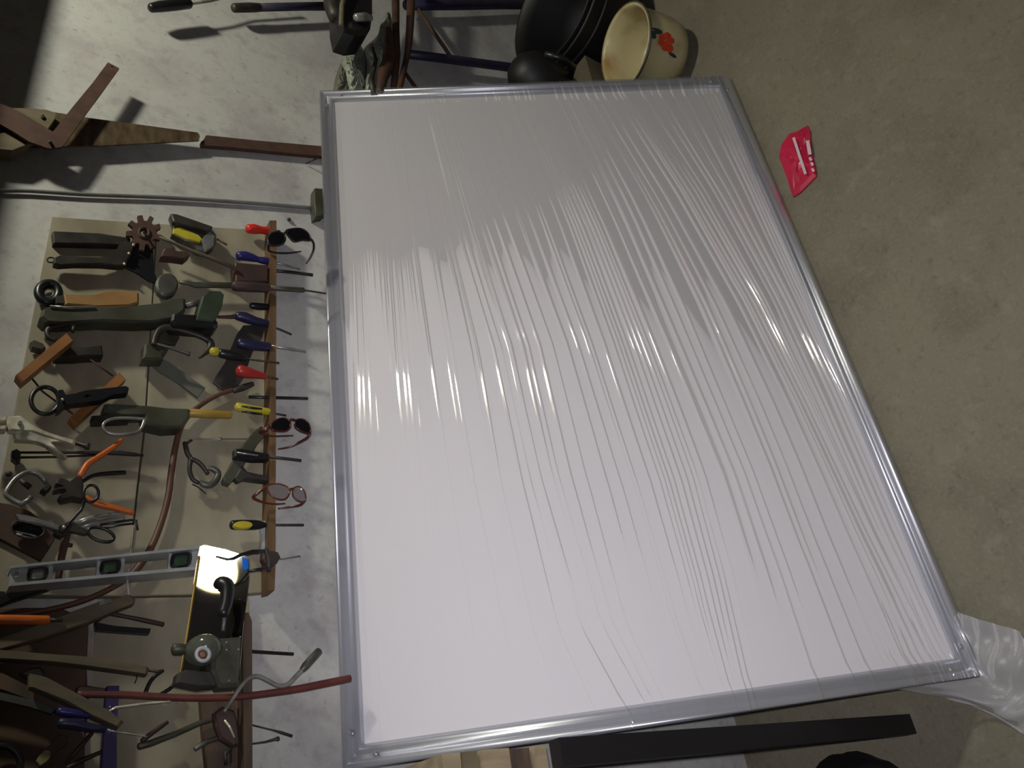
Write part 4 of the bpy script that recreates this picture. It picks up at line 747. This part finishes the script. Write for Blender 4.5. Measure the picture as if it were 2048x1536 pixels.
bag([(686, 120), (700, 130), (712, 170), (716, 200), (670, 200), (668, 170), (676, 140)], 0.004, 0.03, 'lower_fold', mat('dirty_cloth', (0.12, 0.115, 0.08), 0.7, scale=20, bump=0.3))
t = thing('sacking', 'olive-grey sacking cloth hanging on the wall behind the blue-legged stand and black bucket', 'cloth', W(1060, 60, 0.0))
bag([(1052, -30), (1120, -30), (1125, 60), (1105, 120), (1060, 130), (1035, 90), (1042, 40)], 0.001, 0.013, 'cloth', SACK)
t = thing('rusty_part', 'dark rusty lump of metal hanging against the plastic bag', 'metal part', W(772, 130, 0.16))
G().tube([(776, 60, 8), (778, 100, 12), (776, 130, 14), (766, 150, 12), (760, 185, 9)], 0.075, rnd=True, sub=2).make('lump', LEATH, t)
G().tube([(745, 95, 3), (752, 120, 4), (742, 160, 6), (748, 190, 6)], 0.07).make('strap', DARK, t)
# ================================================================== low wooden bench with black legs at the bottom of the photo
t = thing('wooden_bench', 'rough wooden bench with a black square leg, beside the whiteboard\'s lower left', 'bench', (-0.15, -0.2, 0))
G().box((-0.035, -0.303, 0.315), (0.026, 0.018, 0.63)).make('leg', RUBBER, t)
G().box((-0.62, -0.303, 0.315), (0.020, 0.016, 0.63)).make('leg', BLACK, t)
def zx(px, y0=-0.29): return W(px, 1500, -y0).z
for (a_, b_, m_2, yo) in ((928, 960, WOODG, 0.004), (961, 1020, WOODP, 0), (1022, 1070, RAIL2, 0.008), (1071, 1094, WOODP, 0)):
    z0, z1 = zx(b_), zx(a_); G().box((-0.335, -0.275+yo, (z0+z1)/2), (0.62, 0.03, z0 and (z1-z0)-0.002)).make('plank', m_2, t)
zt_ = zx(928)
for y in (-0.24, -0.15, -0.06): G().box((-0.335, y, zt_+0.01), (0.62, 0.085, 0.02)).make('plank', WOODP, t)
t = thing('black_case', 'black bag on the floor under the wooden bench, at the photo\'s bottom edge', 'bag', (-0.15, -0.2, 0))
G().blob((-0.19, -0.16, 0.10), (0.12, 0.09, 0.10), 0.08, seed=5).make('body', RUBBER, t)
G().blob((-0.13, -0.22, 0.05), (0.08, 0.08, 0.05), 0.08, seed=6).make('side_pocket', RUBBER, t)

# ================================================================== lamp above the frame, and an unseen shelf added to shade the upper wall
t = thing('shading_shelf', 'unseen wooden shelf added above the tools to shade the upper wall', 'shelf', (0.9, 0, 1.30))
G().box((1.3, -0.06, 1.306), (3.6, 0.12, 0.022)).make('board', RAIL2, t)
for x in (-0.2, 0.9, 2.2): G().box((x, -0.04, 1.352), (0.02, 0.08, 0.07)).make('bracket', DARK, t)
t = thing('pendant_lamp', 'workshop lamp bulb hanging under a small cream shade', 'lamp', LAMP+Vector((0, 0, 0.1)))
G().lathe(LAMP+Vector((0, 0, 0.07)), (0, 0, 1), [(0.105, 0), (0.107, 0.002), (0.07, 0.035), (0.03, 0.055), (0.001, 0.057)], 32).make('shade', SHADE, t)
G().tubew([LAMP+Vector((0, 0, 0.13)), LAMP+Vector((0, 0, 0.7))], 0.004, 8).make('cord', BLACK, t)
